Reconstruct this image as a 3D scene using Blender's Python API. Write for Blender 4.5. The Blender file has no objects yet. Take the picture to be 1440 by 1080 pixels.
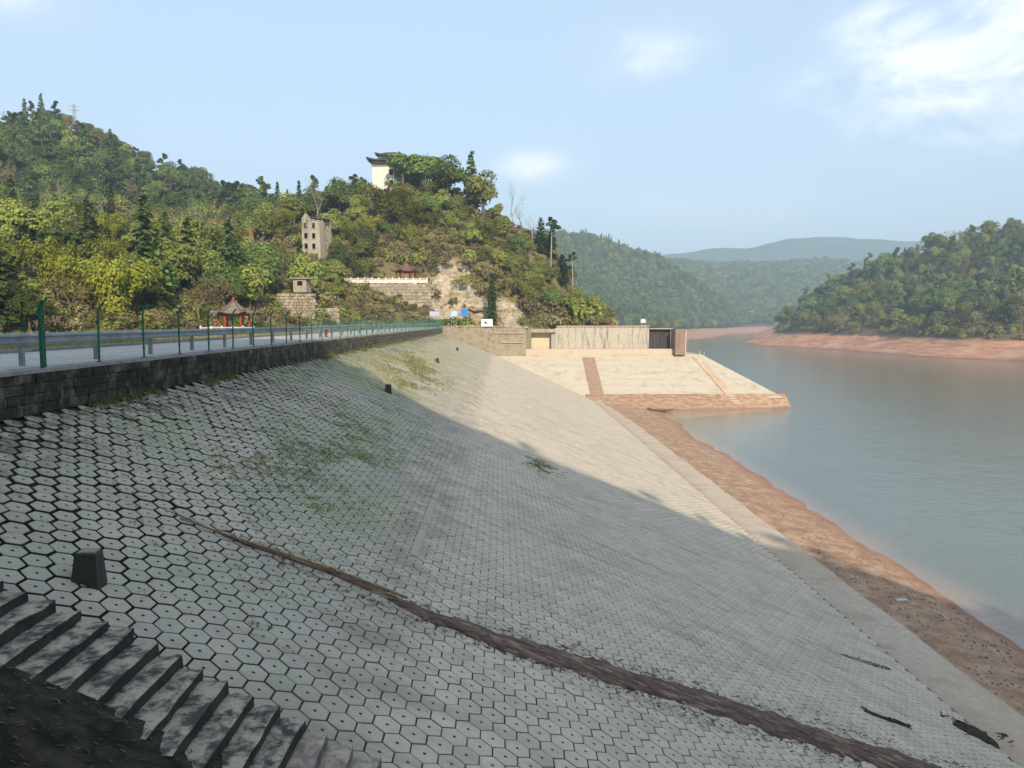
import bpy, bmesh, math, random
import numpy as np
from mathutils import Vector, Matrix

# ------------------------------------------------------------------ camera, sky, sun, exposure
S = bpy.context.scene
COL = S.collection
R = math.radians
rnd = random.Random(7)

cam_d = bpy.data.cameras.new('camera')
cam_d.lens = 27.0
cam_d.sensor_width = 36.0
cam_d.clip_start = 0.1
cam_d.clip_end = 30000
cam = bpy.data.objects.new('camera', cam_d)
COL.objects.link(cam)
EYE = 1.3
cam.location = (0, 0, EYE)
cam.rotation_euler = (R(90 - 4.658), 0, R(-0.849))
S.camera = cam

SUN_EL, SUN_AZ = 28.0, 168.0         # azimuth clockwise from +Y: behind the camera, a little to its right
W = bpy.data.worlds.new('World')
S.world = W
W.use_nodes = True
wn, wl = W.node_tree.nodes, W.node_tree.links
wn.clear()
w_out = wn.new('ShaderNodeOutputWorld')
w_bg = wn.new('ShaderNodeBackground')
w_bg.inputs['Strength'].default_value = 0.148
w_sky = wn.new('ShaderNodeTexSky')
w_sky.sky_type = 'NISHITA'
w_sky.sun_disc = False
w_sky.sun_elevation = R(SUN_EL)
w_sky.sun_rotation = R(SUN_AZ)
w_sky.air_density = 1.0
w_sky.dust_density = 2.0
w_sky.ozone_density = 1.0
w_sky.altitude = 400


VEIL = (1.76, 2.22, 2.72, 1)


def build_clouds():
    """soft fair weather clouds: a few puffs given by direction, broken up by noise, and thin streaks all round"""
    tc = wn.new('ShaderNodeTexCoord')
    sep = wn.new('ShaderNodeSeparateXYZ')
    wl.new(tc.outputs['Generated'], sep.inputs[0])

    def m(op, a, b=None, c=None):
        n = wn.new('ShaderNodeMath')
        n.operation = op
        for i, v in enumerate((a, b, c)):
            if v is None:
                continue
            if isinstance(v, (int, float)):
                n.inputs[i].default_value = v
            else:
                wl.new(v, n.inputs[i])
        return n.outputs[0]
    az = m('ARCTAN2', sep.outputs[0], sep.outputs[1])
    el = m('ARCSINE', sep.outputs[2])
    nz = wn.new('ShaderNodeTexNoise')
    nz.inputs['Scale'].default_value = 9.0
    nz.inputs['Detail'].default_value = 8
    nz.inputs['Roughness'].default_value = 0.66
    nz.inputs['Distortion'].default_value = 0.5
    mp = wn.new('ShaderNodeMapping')
    mp.inputs['Scale'].default_value = (1, 1, 2.2)
    wl.new(tc.outputs['Generated'], mp.inputs[0])
    wl.new(mp.outputs[0], nz.inputs['Vector'])
    total = None
    #        azimuth, elevation, half width, half height, amount
    for a, e, wa, we, k in ((26.5, 18.6, 4.0, 1.5, 0.95), (30.5, 15.2, 8.0, 4.2, 0.85), (33.5, 18.6, 4.5, 2.2, 0.95), (31.0, 11.4, 7.0, 1.8, 0.62),
                            (22.6, 15.4, 3.6, 1.6, 0.5), (2.2, 11.0, 3.2, 1.3, 0.72), (10.2, 18.4, 4.6, 2.0, 0.5), (-32.5, 19.8, 5.0, 2.4, 0.5), (38.0, 15.0, 7.0, 4.0, 0.7),
                            (16.0, 8.0, 9.0, 1.6, 0.42), (70.0, 22.0, 14.0, 5.0, 0.7), (-70.0, 20.0, 12.0, 5.0, 0.6), (150.0, 25.0, 16.0, 6.0, 0.6),
                            (-130.0, 22.0, 14.0, 5.0, 0.6), (100.0, 35.0, 12.0, 5.0, 0.6)):
        da = m('DIVIDE', m('SUBTRACT', az, R(a)), R(wa))
        de = m('DIVIDE', m('SUBTRACT', el, R(e)), R(we))
        q = m('ADD', m('MULTIPLY', da, da), m('MULTIPLY', de, de))
        g = m('MULTIPLY', m('POWER', 2.718, m('MULTIPLY', q, -0.9)), k)
        total = g if total is None else m('MAXIMUM', total, g)
    puff = m('MULTIPLY', total, m('MULTIPLY_ADD', nz.outputs['Fac'], 3.6, -0.9))
    mr = wn.new('ShaderNodeMapRange')
    mr.interpolation_type = 'SMOOTHSTEP'
    mr.inputs['From Min'].default_value = 0.02
    mr.inputs['From Max'].default_value = 1.3
    mr.inputs['To Max'].default_value = 0.9
    wl.new(puff, mr.inputs['Value'])
    mix = wn.new('ShaderNodeMix')
    mix.data_type = 'RGBA'
    wl.new(mr.outputs[0], mix.inputs['Factor'])
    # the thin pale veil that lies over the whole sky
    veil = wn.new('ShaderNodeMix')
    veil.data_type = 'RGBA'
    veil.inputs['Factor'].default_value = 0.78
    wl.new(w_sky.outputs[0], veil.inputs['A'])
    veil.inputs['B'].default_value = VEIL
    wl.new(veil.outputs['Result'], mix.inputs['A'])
    mix.inputs['B'].default_value = (4.5, 4.5, 4.55, 1)
    return mix.outputs['Result']


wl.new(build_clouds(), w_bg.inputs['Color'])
wl.new(w_bg.outputs[0], w_out.inputs[0])

sun_d = bpy.data.lights.new('sun', 'SUN')
sun_d.energy = 2.75
sun_d.angle = R(0.5)
sun_d.color = (1.0, 0.87, 0.67)
sun = bpy.data.objects.new('sun', sun_d)
COL.objects.link(sun)
_to_sun = Vector((math.sin(R(SUN_AZ)) * math.cos(R(SUN_EL)), math.cos(R(SUN_AZ)) * math.cos(R(SUN_EL)), math.sin(R(SUN_EL))))
sun.rotation_euler = _to_sun.to_track_quat('Z', 'Y').to_euler()
sun.location = (0, -60, 120)

S.view_settings.view_transform = 'Standard'
S.view_settings.look = 'None'
S.view_settings.gamma = 1
S.view_settings.exposure = 1.25
S.view_settings.use_curve_mapping = False
S.render.engine = 'CYCLES'
S.cycles.use_denoising = True
S.cycles.max_bounces = 6
S.cycles.diffuse_bounces = 3
S.cycles.glossy_bounces = 3
S.cycles.transmission_bounces = 3
S.cycles.transparent_max_bounces = 6
S.cycles.volume_bounces = 0


# ------------------------------------------------------------------ helpers: objects and tags
def tag(o, label=None, cat=None, group=None, kind=None):
    if label: o['label'] = label
    if cat: o['category'] = cat
    if group: o['group'] = group
    if kind: o['kind'] = kind
    return o


def link(o, parent=None):
    COL.objects.link(o)
    if parent is not None:
        o.parent = parent
    return o


def empty(name, loc, rz=0.0):
    o = bpy.data.objects.new(name, None)
    o.empty_display_size = 0.3
    o.location = loc
    o.rotation_euler = (0, 0, rz)
    return link(o)


class MB:
    """collects simple shapes and builds them as ONE mesh"""
    def __init__(s):
        s.v, s.f, s.m = [], [], []

    def add(s, v, f, mi=0):
        b = len(s.v)
        s.v.extend([tuple(p) for p in v])
        s.f.extend([tuple(i + b for i in q) for q in f])
        s.m.extend([mi] * len(f))

    def box(s, c, d, rot=None, mi=0, taper=1.0):
        hx, hy, hz = d[0] / 2, d[1] / 2, d[2] / 2
        p = [Vector((sx * hx * (taper if sz > 0 else 1), sy * hy * (taper if sz > 0 else 1), sz * hz))
             for sz in (-1, 1) for sx, sy in ((-1, -1), (1, -1), (1, 1), (-1, 1))]
        if rot is not None:
            p = [rot @ q for q in p]
        p = [q + Vector(c) for q in p]
        s.add(p, [(3, 2, 1, 0), (4, 5, 6, 7), (0, 1, 5, 4), (1, 2, 6, 5), (2, 3, 7, 6), (3, 0, 4, 7)], mi)

    def tube(s, pts, rad, n=6, mi=0, cap=True):
        pts = [Vector(p) for p in pts]
        if isinstance(rad, (int, float)):
            rad = [rad] * len(pts)
        v, f = [], []
        for i, p in enumerate(pts):
            t = (pts[min(i + 1, len(pts) - 1)] - pts[max(i - 1, 0)])
            if t.length < 1e-6: t = Vector((0, 0, 1))
            t.normalize()
            a = t.cross(Vector((1, 0, 0)) if abs(t.x) < 0.8 else Vector((0, 1, 0))).normalized()
            b = t.cross(a)
            for k in range(n):
                w = 2 * math.pi * k / n
                v.append(p + (a * math.cos(w) + b * math.sin(w)) * rad[i])
        for i in range(len(pts) - 1):
            for k in range(n):
                f.append((i * n + k, i * n + (k + 1) % n, (i + 1) * n + (k + 1) % n, (i + 1) * n + k))
        if cap:
            f.append(tuple(range(n))[::-1])
            f.append(tuple((len(pts) - 1) * n + k for k in range(n)))
        s.add(v, f, mi)

    def prism(s, poly, a, b, mi=0):
        """poly: list of (u,v); a,b: functions mapping (u,v) to the two end points"""
        n = len(poly)
        v = [a(*p) for p in poly] + [b(*p) for p in poly]
        f = [tuple(range(n))[::-1], tuple(range(n, 2 * n))]
        f += [(k, (k + 1) % n, n + (k + 1) % n, n + k) for k in range(n)]
        s.add(v, f, mi)

    def mesh(s, name, mats, smooth=False):
        me = bpy.data.meshes.new(name)
        me.from_pydata(s.v, [], s.f)
        for m in (mats if isinstance(mats, (list, tuple)) else [mats]):
            me.materials.append(m)
        me.polygons.foreach_set('material_index', s.m)
        if smooth:
            me.polygons.foreach_set('use_smooth', [True] * len(s.f))
        me.update()
        return me

    def build(s, name, mats, parent=None, smooth=False):
        return link(bpy.data.objects.new(name, s.mesh(name, mats, smooth)), parent)


def mesh_np(name, v, f, mat, smooth=False):
    """fast mesh from numpy arrays, all faces of the same size"""
    v = np.asarray(v, np.float32)
    f = np.asarray(f, np.int32)
    me = bpy.data.meshes.new(name)
    me.vertices.add(len(v))
    me.vertices.foreach_set('co', v.ravel())
    me.loops.add(f.size)
    me.loops.foreach_set('vertex_index', f.ravel())
    me.polygons.add(len(f))
    me.polygons.foreach_set('loop_start', np.arange(0, f.size, f.shape[1], dtype=np.int32))
    if smooth:
        me.polygons.foreach_set('use_smooth', np.ones(len(f), bool))
    me.materials.append(mat)
    me.update(calc_edges=True)
    me.validate()
    return me


def add_attr(me, name, vals):
    a = me.attributes.new(name, 'FLOAT', 'POINT')
    a.data.foreach_set('value', np.asarray(vals, np.float32))


# ------------------------------------------------------------------ helpers: noise
def _hash(ix, iy, seed):
    h = (ix * 374761393 + iy * 668265263 + seed * 1442695041) & 0xFFFFFFFF
    h = ((h ^ (h >> 13)) * 1274126177) & 0xFFFFFFFF
    return ((h ^ (h >> 16)) & 0xFFFF) / 65535.0


def vnoise(x, y, seed=0):
    x = np.asarray(x, float); y = np.asarray(y, float)
    ix = np.floor(x).astype(np.int64); iy = np.floor(y).astype(np.int64)
    fx = x - ix; fy = y - iy
    fx = fx * fx * (3 - 2 * fx); fy = fy * fy * (3 - 2 * fy)
    a = _hash(ix, iy, seed); b = _hash(ix + 1, iy, seed)
    c = _hash(ix, iy + 1, seed); d = _hash(ix + 1, iy + 1, seed)
    return (a * (1 - fx) + b * fx) * (1 - fy) + (c * (1 - fx) + d * fx) * fy


def fbm(x, y, seed=0, o=4):
    t, k = 0, 0.5
    for i in range(o):
        t = t + (vnoise(np.asarray(x) * 2 ** i, np.asarray(y) * 2 ** i, seed + i) - 0.5) * k
        k *= 0.5
    return t * 2      # about -1..1


# ------------------------------------------------------------------ helpers: materials
class Mat:
    def __init__(s, name, rough=0.85, spec=0.25):
        s.m = bpy.data.materials.new(name)
        s.m.use_nodes = True
        s.t = s.m.node_tree
        s.n, s.l = s.t.nodes, s.t.links
        s.b = s.n['Principled BSDF']
        s.b.inputs['Roughness'].default_value = rough
        s.b.inputs['Specular IOR Level'].default_value = spec
        s._pos = None

    def inp(s, sock, v):
        if isinstance(v, (int, float)):
            sock.default_value = v
        elif isinstance(v, (tuple, list)):
            sock.default_value = tuple(v) + ((1,) if len(v) == 3 and len(sock.default_value) == 4 else ())
        else:
            s.l.new(v, sock)

    def pos(s):
        if s._pos is None:
            s._pos = s.n.new('ShaderNodeNewGeometry')
        return s._pos.outputs['Position']

    def objco(s):
        return s.n.new('ShaderNodeTexCoord').outputs['Object']

    def scaled(s, vec, sc):
        n = s.n.new('ShaderNodeMapping')
        n.inputs['Scale'].default_value = sc
        s.l.new(vec, n.inputs[0])
        return n.outputs[0]

    def noise(s, scale, detail=4, rough=0.55, vec=None, out='Fac', dist=0):
        n = s.n.new('ShaderNodeTexNoise')
        n.inputs['Scale'].default_value = scale
        n.inputs['Detail'].default_value = detail
        n.inputs['Roughness'].default_value = rough
        n.inputs['Distortion'].default_value = dist
        s.l.new(vec if vec is not None else s.pos(), n.inputs['Vector'])
        return n.outputs[out]

    def vor(s, scale, vec=None, out='Distance', feature='F1'):
        n = s.n.new('ShaderNodeTexVoronoi')
        n.feature = feature
        n.inputs['Scale'].default_value = scale
        s.l.new(vec if vec is not None else s.pos(), n.inputs['Vector'])
        return n.outputs[out]

    def math(s, op, a, b=0.0, c=None):
        n = s.n.new('ShaderNodeMath')
        n.operation = op
        s.inp(n.inputs[0], a)
        s.inp(n.inputs[1], b)
        if c is not None: s.inp(n.inputs[2], c)
        return n.outputs[0]

    def step(s, v, lo, hi, a=0.0, b=1.0):
        n = s.n.new('ShaderNodeMapRange')
        n.interpolation_type = 'SMOOTHSTEP'
        s.inp(n.inputs['Value'], v)
        n.inputs['From Min'].default_value = lo
        n.inputs['From Max'].default_value = hi
        n.inputs['To Min'].default_value = a
        n.inputs['To Max'].default_value = b
        return n.outputs[0]

    def mix(s, fac, a, b, mode='MIX'):
        n = s.n.new('ShaderNodeMix')
        n.data_type = 'RGBA'
        n.blend_type = mode
        s.inp(n.inputs['Factor'], fac)
        s.inp(n.inputs['A'], a)
        s.inp(n.inputs['B'], b)
        return n.outputs['Result']

    def xyz(s, vec=None):
        n = s.n.new('ShaderNodeSeparateXYZ')
        s.l.new(vec if vec is not None else s.pos(), n.inputs[0])
        return n.outputs

    def island(s):
        if s._pos is None: s.pos()
        return s._pos.outputs['Random Per Island']

    def orand(s):
        return s.n.new('ShaderNodeObjectInfo').outputs['Random']

    def attr(s, name):
        n = s.n.new('ShaderNodeAttribute')
        n.attribute_name = name
        return n.outputs['Fac']

    def bump(s, h, strength=0.3, dist=0.05):
        n = s.n.new('ShaderNodeBump')
        n.inputs['Strength'].default_value = strength
        n.inputs['Distance'].default_value = dist
        s.l.new(h, n.inputs['Height'])
        s.l.new(n.outputs[0], s.b.inputs['Normal'])

    def color(s, c):
        s.inp(s.b.inputs['Base Color'], c)
        return s.m


def mat_simple(name, col, var=0.25, scale=3.0, rough=0.8, spec=0.25, bump=0.0, metal=0.0, col2=None):
    k = Mat(name, rough, spec)
    k.b.inputs['Metallic'].default_value = metal
    n = k.noise(scale, 5)
    c2 = col2 or tuple(x * (1 - var) for x in col)
    k.color(k.mix(k.step(n, 0.3, 0.7), c2, col))
    if bump: k.bump(k.noise(scale * 5, 5), bump, 0.02)
    return k.m


def mat_leaf(name, dark, light, hue=0.0, trans=0.32, third=None):
    """leaves: each leaf clump and each tree a little different, some light passing through"""
    k = Mat(name, 0.62, 0.2)
    isl, ob = k.island(), k.orand()
    f = k.math('ADD', k.math('MULTIPLY', isl, 0.34), k.math('MULTIPLY', ob, 0.62))
    c = k.mix(k.step(f, 0.1, 0.95), dark, light)
    if third:
        big = k.noise(0.35, 3)
        c = k.mix(k.step(big, 0.5, 0.68, 0, 0.75), c, third)
    hs = k.n.new('ShaderNodeHueSaturation')
    k.l.new(c, hs.inputs['Color'])
    k.l.new(k.math('MULTIPLY_ADD', ob, 0.035, 0.482), hs.inputs['Hue'])
    k.l.new(k.math('MULTIPLY_ADD', ob, 0.5, 0.90), hs.inputs['Value'])
    k.color(hs.outputs[0])
    tr = k.n.new('ShaderNodeBsdfTranslucent')
    k.l.new(hs.outputs[0], tr.inputs['Color'])
    mx = k.n.new('ShaderNodeMixShader')
    mx.inputs[0].default_value = trans
    k.l.new(k.b.outputs[0], mx.inputs[1])
    k.l.new(tr.outputs[0], mx.inputs[2])
    k.l.new(mx.outputs[0], k.n['Material Output'].inputs['Surface'])
    return k.m


M = {}
M['leaf_dark'] = mat_leaf('dark evergreen leaves', (0.065, 0.095, 0.022), (0.165, 0.215, 0.05))
M['leaf_mid'] = mat_leaf('olive leaves', (0.12, 0.145, 0.028), (0.27, 0.29, 0.06), third=(0.24, 0.21, 0.065))
M['leaf_bamboo'] = mat_leaf('bamboo leaves', (0.115, 0.13, 0.014), (0.30, 0.29, 0.04), trans=0.35)
M['leaf_conifer'] = mat_leaf('conifer needles', (0.06, 0.095, 0.024), (0.16, 0.21, 0.05), trans=0.12)
M['leaf_pine'] = mat_leaf('pine needles', (0.05, 0.085, 0.026), (0.13, 0.185, 0.05), trans=0.12)
M['leaf_brown'] = mat_leaf('dry brown leaves', (0.17, 0.135, 0.065), (0.31, 0.25, 0.12), third=(0.22, 0.21, 0.07))
M['leaf_shrub'] = mat_leaf('shrub leaves', (0.125, 0.14, 0.028), (0.28, 0.28, 0.065), third=(0.22, 0.19, 0.075))
M['leaf_cypress'] = mat_leaf('cypress scales', (0.03, 0.058, 0.014), (0.08, 0.13, 0.03), trans=0.08)
M['leaf_bright'] = mat_leaf('bright garden leaves', (0.10, 0.17, 0.012), (0.36, 0.42, 0.03), trans=0.35)
M['leaf_far'] = mat_leaf('leaves of the far woods', (0.022, 0.050, 0.018), (0.075, 0.125, 0.042), trans=0.12)
M['bark'] = mat_simple('bark', (0.16, 0.12, 0.085), 0.5, 4, 0.95, 0.1)
M['bark_pale'] = mat_simple('pale bark', (0.42, 0.37, 0.30), 0.45, 3, 0.9, 0.1)
M['twig'] = mat_simple('bare twigs', (0.27, 0.21, 0.15), 0.4, 3, 0.9, 0.1)
M['grass'] = mat_leaf('grass blades', (0.12, 0.135, 0.045), (0.25, 0.265, 0.10), trans=0.3)
M['grass_dry'] = mat_leaf('yellowing grass', (0.15, 0.145, 0.05), (0.34, 0.32, 0.13), trans=0.3)

# ------------------------------------------------------------------ the lie of the land (metres, x downslope, y along the dam)
CREST_X, WALL_FOOT = -12.8, -1.25
DAM_END = 168.0
TOE_X, TOE_Z = 18.2, -1.25 - 31.0 / 2.4
WATER_Z = -15.5


def slope_z(x):
    return WALL_FOOT - (x - CREST_X) / 2.4


def poly_dist(X, Y, P):
    """distance to a polyline, z (if given) at its nearest point, and the side (left of travel is positive)"""
    P = np.asarray(P, float)
    best = np.full(X.shape, 1e18); zz = np.zeros(X.shape); side = np.zeros(X.shape); lat = np.zeros(X.shape); ws = np.zeros(X.shape)
    for a, b in zip(P[:-1], P[1:]):
        dx, dy = b[0] - a[0], b[1] - a[1]
        L = dx * dx + dy * dy
        t = np.clip(((X - a[0]) * dx + (Y - a[1]) * dy) / L, 0, 1)
        ex, ey = X - a[0] - t * dx, Y - a[1] - t * dy
        d = ex * ex + ey * ey
        c = dx * ey - dy * ex
        q = np.abs(c) / math.sqrt(L)
        k = (d < best - 1e-6) | ((np.abs(d - best) <= 1e-6) & (q > lat))      # at a corner the steeper side decides
        best = np.where(k, d, best)
        lat = np.where(k, q, lat)
        side = np.where(k, np.sign(c), side)
        if P.shape[1] > 2:
            # crest heights blend into each other with distance, so that no step runs down the flank
            wq = math.sqrt(L) / (ex * ex + ey * ey + 1.0) ** 2
            zz += wq * (a[2] + t * (b[2] - a[2])); ws = ws + wq
    if P.shape[1] > 2:
        zz = zz / ws
    return np.sqrt(best), zz, side


# each hill: the foot line (hill on its left when followed) and the crest line with heights
L_FOOT = [(-420, 10), (-100, 55), (-60, 92), (-45, 122), (-32, 160), (-15, 177), (26, 180), (31, 212), (29, 260), (15, 340)]
L_RIDGE = [(-420, 280, 74), (-330, 300, 76), (-209, 320, 76), (-193, 340, 85), (-171, 340, 76), (-146, 340, 63), (-111, 330, 50),
           (-78, 272, 37), (-49, 258, 36), (-28, 236, 43), (-14, 230, 39), (-1, 226, 32), (14, 223, 23), (20, 219, 10), (27, 213, -2)]


def z_left(X, Y):
    X = np.asarray(X, float); Y = np.asarray(Y, float)
    d, _, sd = poly_dist(X, Y, L_FOOT)
    s = d * sd
    dr, zr, _ = poly_dist(X, Y, L_RIDGE)
    u = np.clip(s, 0, None) / (np.clip(s, 0, None) + dr + 1e-6)
    z = -0.4 + (zr + 0.4) * u ** 0.9
    n = fbm(X / 26, Y / 26, 3) * 3.0 + fbm(X / 7, Y / 7, 9) * 0.9
    z = z + n * np.clip(s / 30, 0, 1)
    # reservoir side: the ground drops to the lake bed
    out = np.clip(-s - 1, 0, None) * (X > -6)
    z = z - out * 1.6
    # levelled terrace that carries the upper pavilion
    t = np.clip(1 - np.maximum(np.abs(X + 27) - 9.5, 0) / 3, 0, 1) * np.clip(1 - np.maximum(np.abs(Y - 187) - 4.5, 0) / 3, 0, 1)
    z = z * (1 - t) + np.where(Y < 182.2, np.minimum(z, 3.0), 10.1) * t
    return z


R_SHORE = [(330, 1010), (245, 745), (186, 590), (178, 520), (190, 492), (200, 450), (199, 395), (200, 360), (216, 330), (222, 310), (240, 250), (300, 150)]
R_RIDGE = [(330, 900, 0), (228, 625, 6), (240, 605, 15), (262, 592, 29), (290, 565, 40), (326, 560, 57), (381, 560, 64), (430, 540, 76), (520, 420, 72), (560, 250, 55)]


def z_right(X, Y):
    X = np.asarray(X, float); Y = np.asarray(Y, float)
    d, _, sd = poly_dist(X, Y, R_SHORE)
    s = d * sd
    dr, zr, _ = poly_dist(X, Y, R_RIDGE)
    bank = WATER_Z + np.clip(s, -40, 30) / 3.0
    h = np.clip(s - 26, 0, None)
    u = h / (h + dr + 1e-6)
    z = bank + np.clip(zr + 5.5, 0, None) * u ** 0.85
    return z + fbm(X / 24, Y / 24, 21) * 2.6 * np.clip((s - 25) / 30, 0, 1) + fbm(X / 9, Y / 9, 31) * 1.5 * np.clip(s / 8, 0.0, 1) - np.abs(fbm(X / 14, Y / 14, 33)) * 1.6 * np.clip(s / 6, 0, 1) * np.clip((34 - s) / 10, 0, 1)


M_SHORE = [(-400, 700), (40, 690), (110, 680), (160, 673), (175, 700), (212, 770), (300, 1000), (420, 1180), (700, 1240), (2400, 1300)]
M_RIDGE = [(-200, 1000, 130), (38, 1050, 116), (88, 1080, 118), (130, 1100, 116), (185, 1120, 103), (230, 1140, 94), (278, 1160, 72), (325, 1180, 44),
           (368, 1200, 12), (395, 1200, -3)]
B_RIDGE = [(150, 1700, 150), (470, 1750, 122), (610, 1800, 128), (740, 1820, 136), (850, 1830, 124), (960, 1820, 100), (1150, 1800, 110), (1700, 1700, 160)]


def z_mid(X, Y):
    X = np.asarray(X, float); Y = np.asarray(Y, float)
    d, _, sd = poly_dist(X, Y, M_SHORE)
    s = d * sd
    bank = WATER_Z + np.clip(s, -60, 0) / 6.0 + np.clip(s, 0, 60) / 6.0
    dr, zr, _ = poly_dist(X, Y, M_RIDGE)
    h = np.clip(s - 60, 0, None)
    z1 = np.clip(zr + 4, 0, None) * (h / (h + dr * 1.1 + 1e-6))
    db, zb, _ = poly_dist(X, Y, B_RIDGE)
    z2 = np.clip(zb + 4, 0, None) * np.exp(-(db / 330) ** 2) * np.clip((Y - 1100) / 300, 0, 1)
    return bank + np.maximum(z1, z2) + fbm(X / 90, Y / 90, 41) * 9 * np.clip((s - 60) / 80, 0, 1)


S_RIDGE = [(-160, -70, 60), (-60, -52, 58), (-10, -46, 57), (10, -45, 54), (17, -45, 46.5), (30, -45, 41), (41, -46, 38), (56, -52, 28), (80, -66, 6), (110, -85, -18)]
S_FOOT = [(130, -20), (60, -9), (10, -4), (-12, -5), (-30, -8), (-60, -6), (-160, 6)]


def z_behind(X, Y):
    X = np.asarray(X, float); Y = np.asarray(Y, float)
    d, _, sd = poly_dist(X, Y, S_FOOT)
    s = np.clip(d * sd, 0, None)
    dr, zr, _ = poly_dist(X, Y, S_RIDGE)
    base = np.where(X > CREST_X, np.maximum(slope_z(X), -22), -0.3)
    u = s / (s + dr + 1e-6)
    return base + (zr - base) * u ** 0.8 + fbm(X / 14, Y / 14, 51) * 2.5 * np.clip(s / 12, 0, 1)


def grid(name, x0, x1, y0, y1, st, fz, mat, keep=None, sty=None):
    sty = sty or st
    xs = np.arange(x0, x1 + st * 0.5, st); ys = np.arange(y0, y1 + sty * 0.5, sty)
    X, Y = np.meshgrid(xs, ys)
    Z = fz(X, Y)
    n, m = X.shape
    V = np.stack([X.ravel(), Y.ravel(), Z.ravel()], 1)
    i, j = np.meshgrid(np.arange(n - 1), np.arange(m - 1), indexing='ij')
    a = (i * m + j).ravel()
    F = np.stack([a, a + 1, a + m + 1, a + m], 1)
    if keep is not None:
        c = V[F].mean(1)
        F = F[keep(c[:, 0], c[:, 1])]
        used = np.unique(F)
        remap = np.zeros(len(V), np.int64); remap[used] = np.arange(len(used))
        V, F = V[used], remap[F]
    me = mesh_np(name, V, F, mat, True)
    return link(bpy.data.objects.new(name, me)), V


# ------------------------------------------------------------------ ground materials
def mat_hillside():
    k = Mat('hillside scrub and dry grass', 0.95, 0.1)
    n1 = k.noise(0.06, 5, 0.6)
    n2 = k.noise(0.5, 6, 0.65)
    n3 = k.noise(3.0, 4, 0.7)
    c = k.mix(k.step(n1, 0.35, 0.65), (0.24, 0.19, 0.09), (0.16, 0.155, 0.05))
    c = k.mix(k.step(n2, 0.45, 0.7), c, (0.22, 0.15, 0.08))
    c = k.mix(k.step(n3, 0.45, 0.75, 0, 0.7), c, (0.055, 0.06, 0.022))
    rk = k.attr('rock')
    lay = k.noise(0.9, 7, 0.7, k.scaled(k.pos(), (1, 1, 2.2)))
    rock = k.mix(k.step(lay, 0.35, 0.66), (0.30, 0.225, 0.15), (0.52, 0.44, 0.33))
    rock = k.mix(k.step(k.noise(2.6, 6, 0.7), 0.5, 0.66, 0, 0.85), rock, (0.10, 0.085, 0.05))
    f = k.step(k.math('MULTIPLY', rk, k.math('MULTIPLY_ADD', n2, 1.2, 0.4)), 0.35, 0.6)
    k.bump(k.math('ADD', n2, k.math('MULTIPLY', lay, 0.6)), 0.8, 0.8)
    return k.color(k.mix(f, c, rock))


def mat_redbank():
    """red soil bared by the low water, wooded ground above it"""
    k = Mat('red soil bank', 0.92, 0.15)
    z = k.xyz()[2]
    n = k.noise(0.12, 6, 0.6)
    st = k.noise(0.5, 7, 0.72, k.scaled(k.pos(), (0.16, 0.16, 3.0)))
    c = k.mix(k.step(st, 0.3, 0.7), (0.27, 0.115, 0.062), (0.56, 0.30, 0.185))
    c = k.mix(k.step(n, 0.45, 0.7, 0, 0.7), c, (0.50, 0.34, 0.23))
    lev = k.math('ADD', z, k.math('MULTIPLY_ADD', n, 5.0, -2.5))
    c = k.mix(k.step(lev, -8.0, -6.6), c, (0.14, 0.10, 0.05))
    wet = k.step(z, WATER_Z - 0.1, WATER_Z + 1.0, 0.75, 0.0)
    c = k.mix(wet, c, (0.16, 0.085, 0.055))
    k.bump(k.noise(0.6, 6), 0.6, 0.6)
    return k.color(c)


def mat_mud():
    k = Mat('brown silt', 0.9, 0.2)
    n = k.noise(0.8, 6, 0.65)
    n2 = k.noise(7, 5, 0.7)
    c = k.mix(k.step(n, 0.35, 0.65), (0.33, 0.19, 0.115), (0.50, 0.335, 0.22))
    c = k.mix(k.step(n2, 0.5, 0.72, 0, 0.7), c, (0.20, 0.125, 0.085))
    x, y, z = k.xyz()
    c = k.mix(k.step(z, WATER_Z - 0.05, WATER_Z + 0.3, 0.8, 0.0), c, (0.30, 0.155, 0.10))
    k.bump(n2, 0.7, 0.12)
    return k.color(c)


def mat_concrete(name, col, stain=(0.16, 0.13, 0.10), amount=0.6, scale=0.6, vertical=False, bump=0.25, silt=None, lines=False):
    k = Mat(name, 0.88, 0.25)
    vec = k.scaled(k.pos(), (1, 1, 0.12)) if vertical else k.pos()
    n = k.noise(scale, 6, 0.65, vec)
    f = k.noise(scale * 9, 5, 0.7, vec)
    c = k.mix(k.step(f, 0.3, 0.7), tuple(v * 0.82 for v in col), tuple(min(1, v * 1.1) for v in col))
    c = k.mix(k.step(n, 0.48, 0.72, 0, amount), c, stain)
    if vertical:
        sp = k.noise(2.2, 6, 0.8)
        c = k.mix(k.step(sp, 0.55, 0.7, 0, amount), c, tuple(v * 0.5 for v in stain))
    if lines:
        zz = k.math('MULTIPLY_ADD', k.noise(0.12, 4, 0.6), 1.2, k.xyz()[2])
        wv = k.math('SINE', k.math('MULTIPLY', zz, 5.5))
        wv2 = k.math('MULTIPLY', k.step(wv, 0.72, 0.95), k.step(k.noise(0.22, 4, 0.6), 0.4, 0.65))
        c = k.mix(k.math('MULTIPLY', wv2, 0.55), c, stain)
        c = k.mix(k.step(k.math('ADD', zz, k.noise(0.5, 4)), -12.0, -13.6, 0, 0.7), c, (0.40, 0.29, 0.20))
    if silt:
        c = k.mix(k.step(k.noise(0.25, 5, 0.6), 0.42, 0.66, 0, 0.85), c, silt)
    k.bump(f, bump, 0.03)
    return k.color(c)


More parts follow.
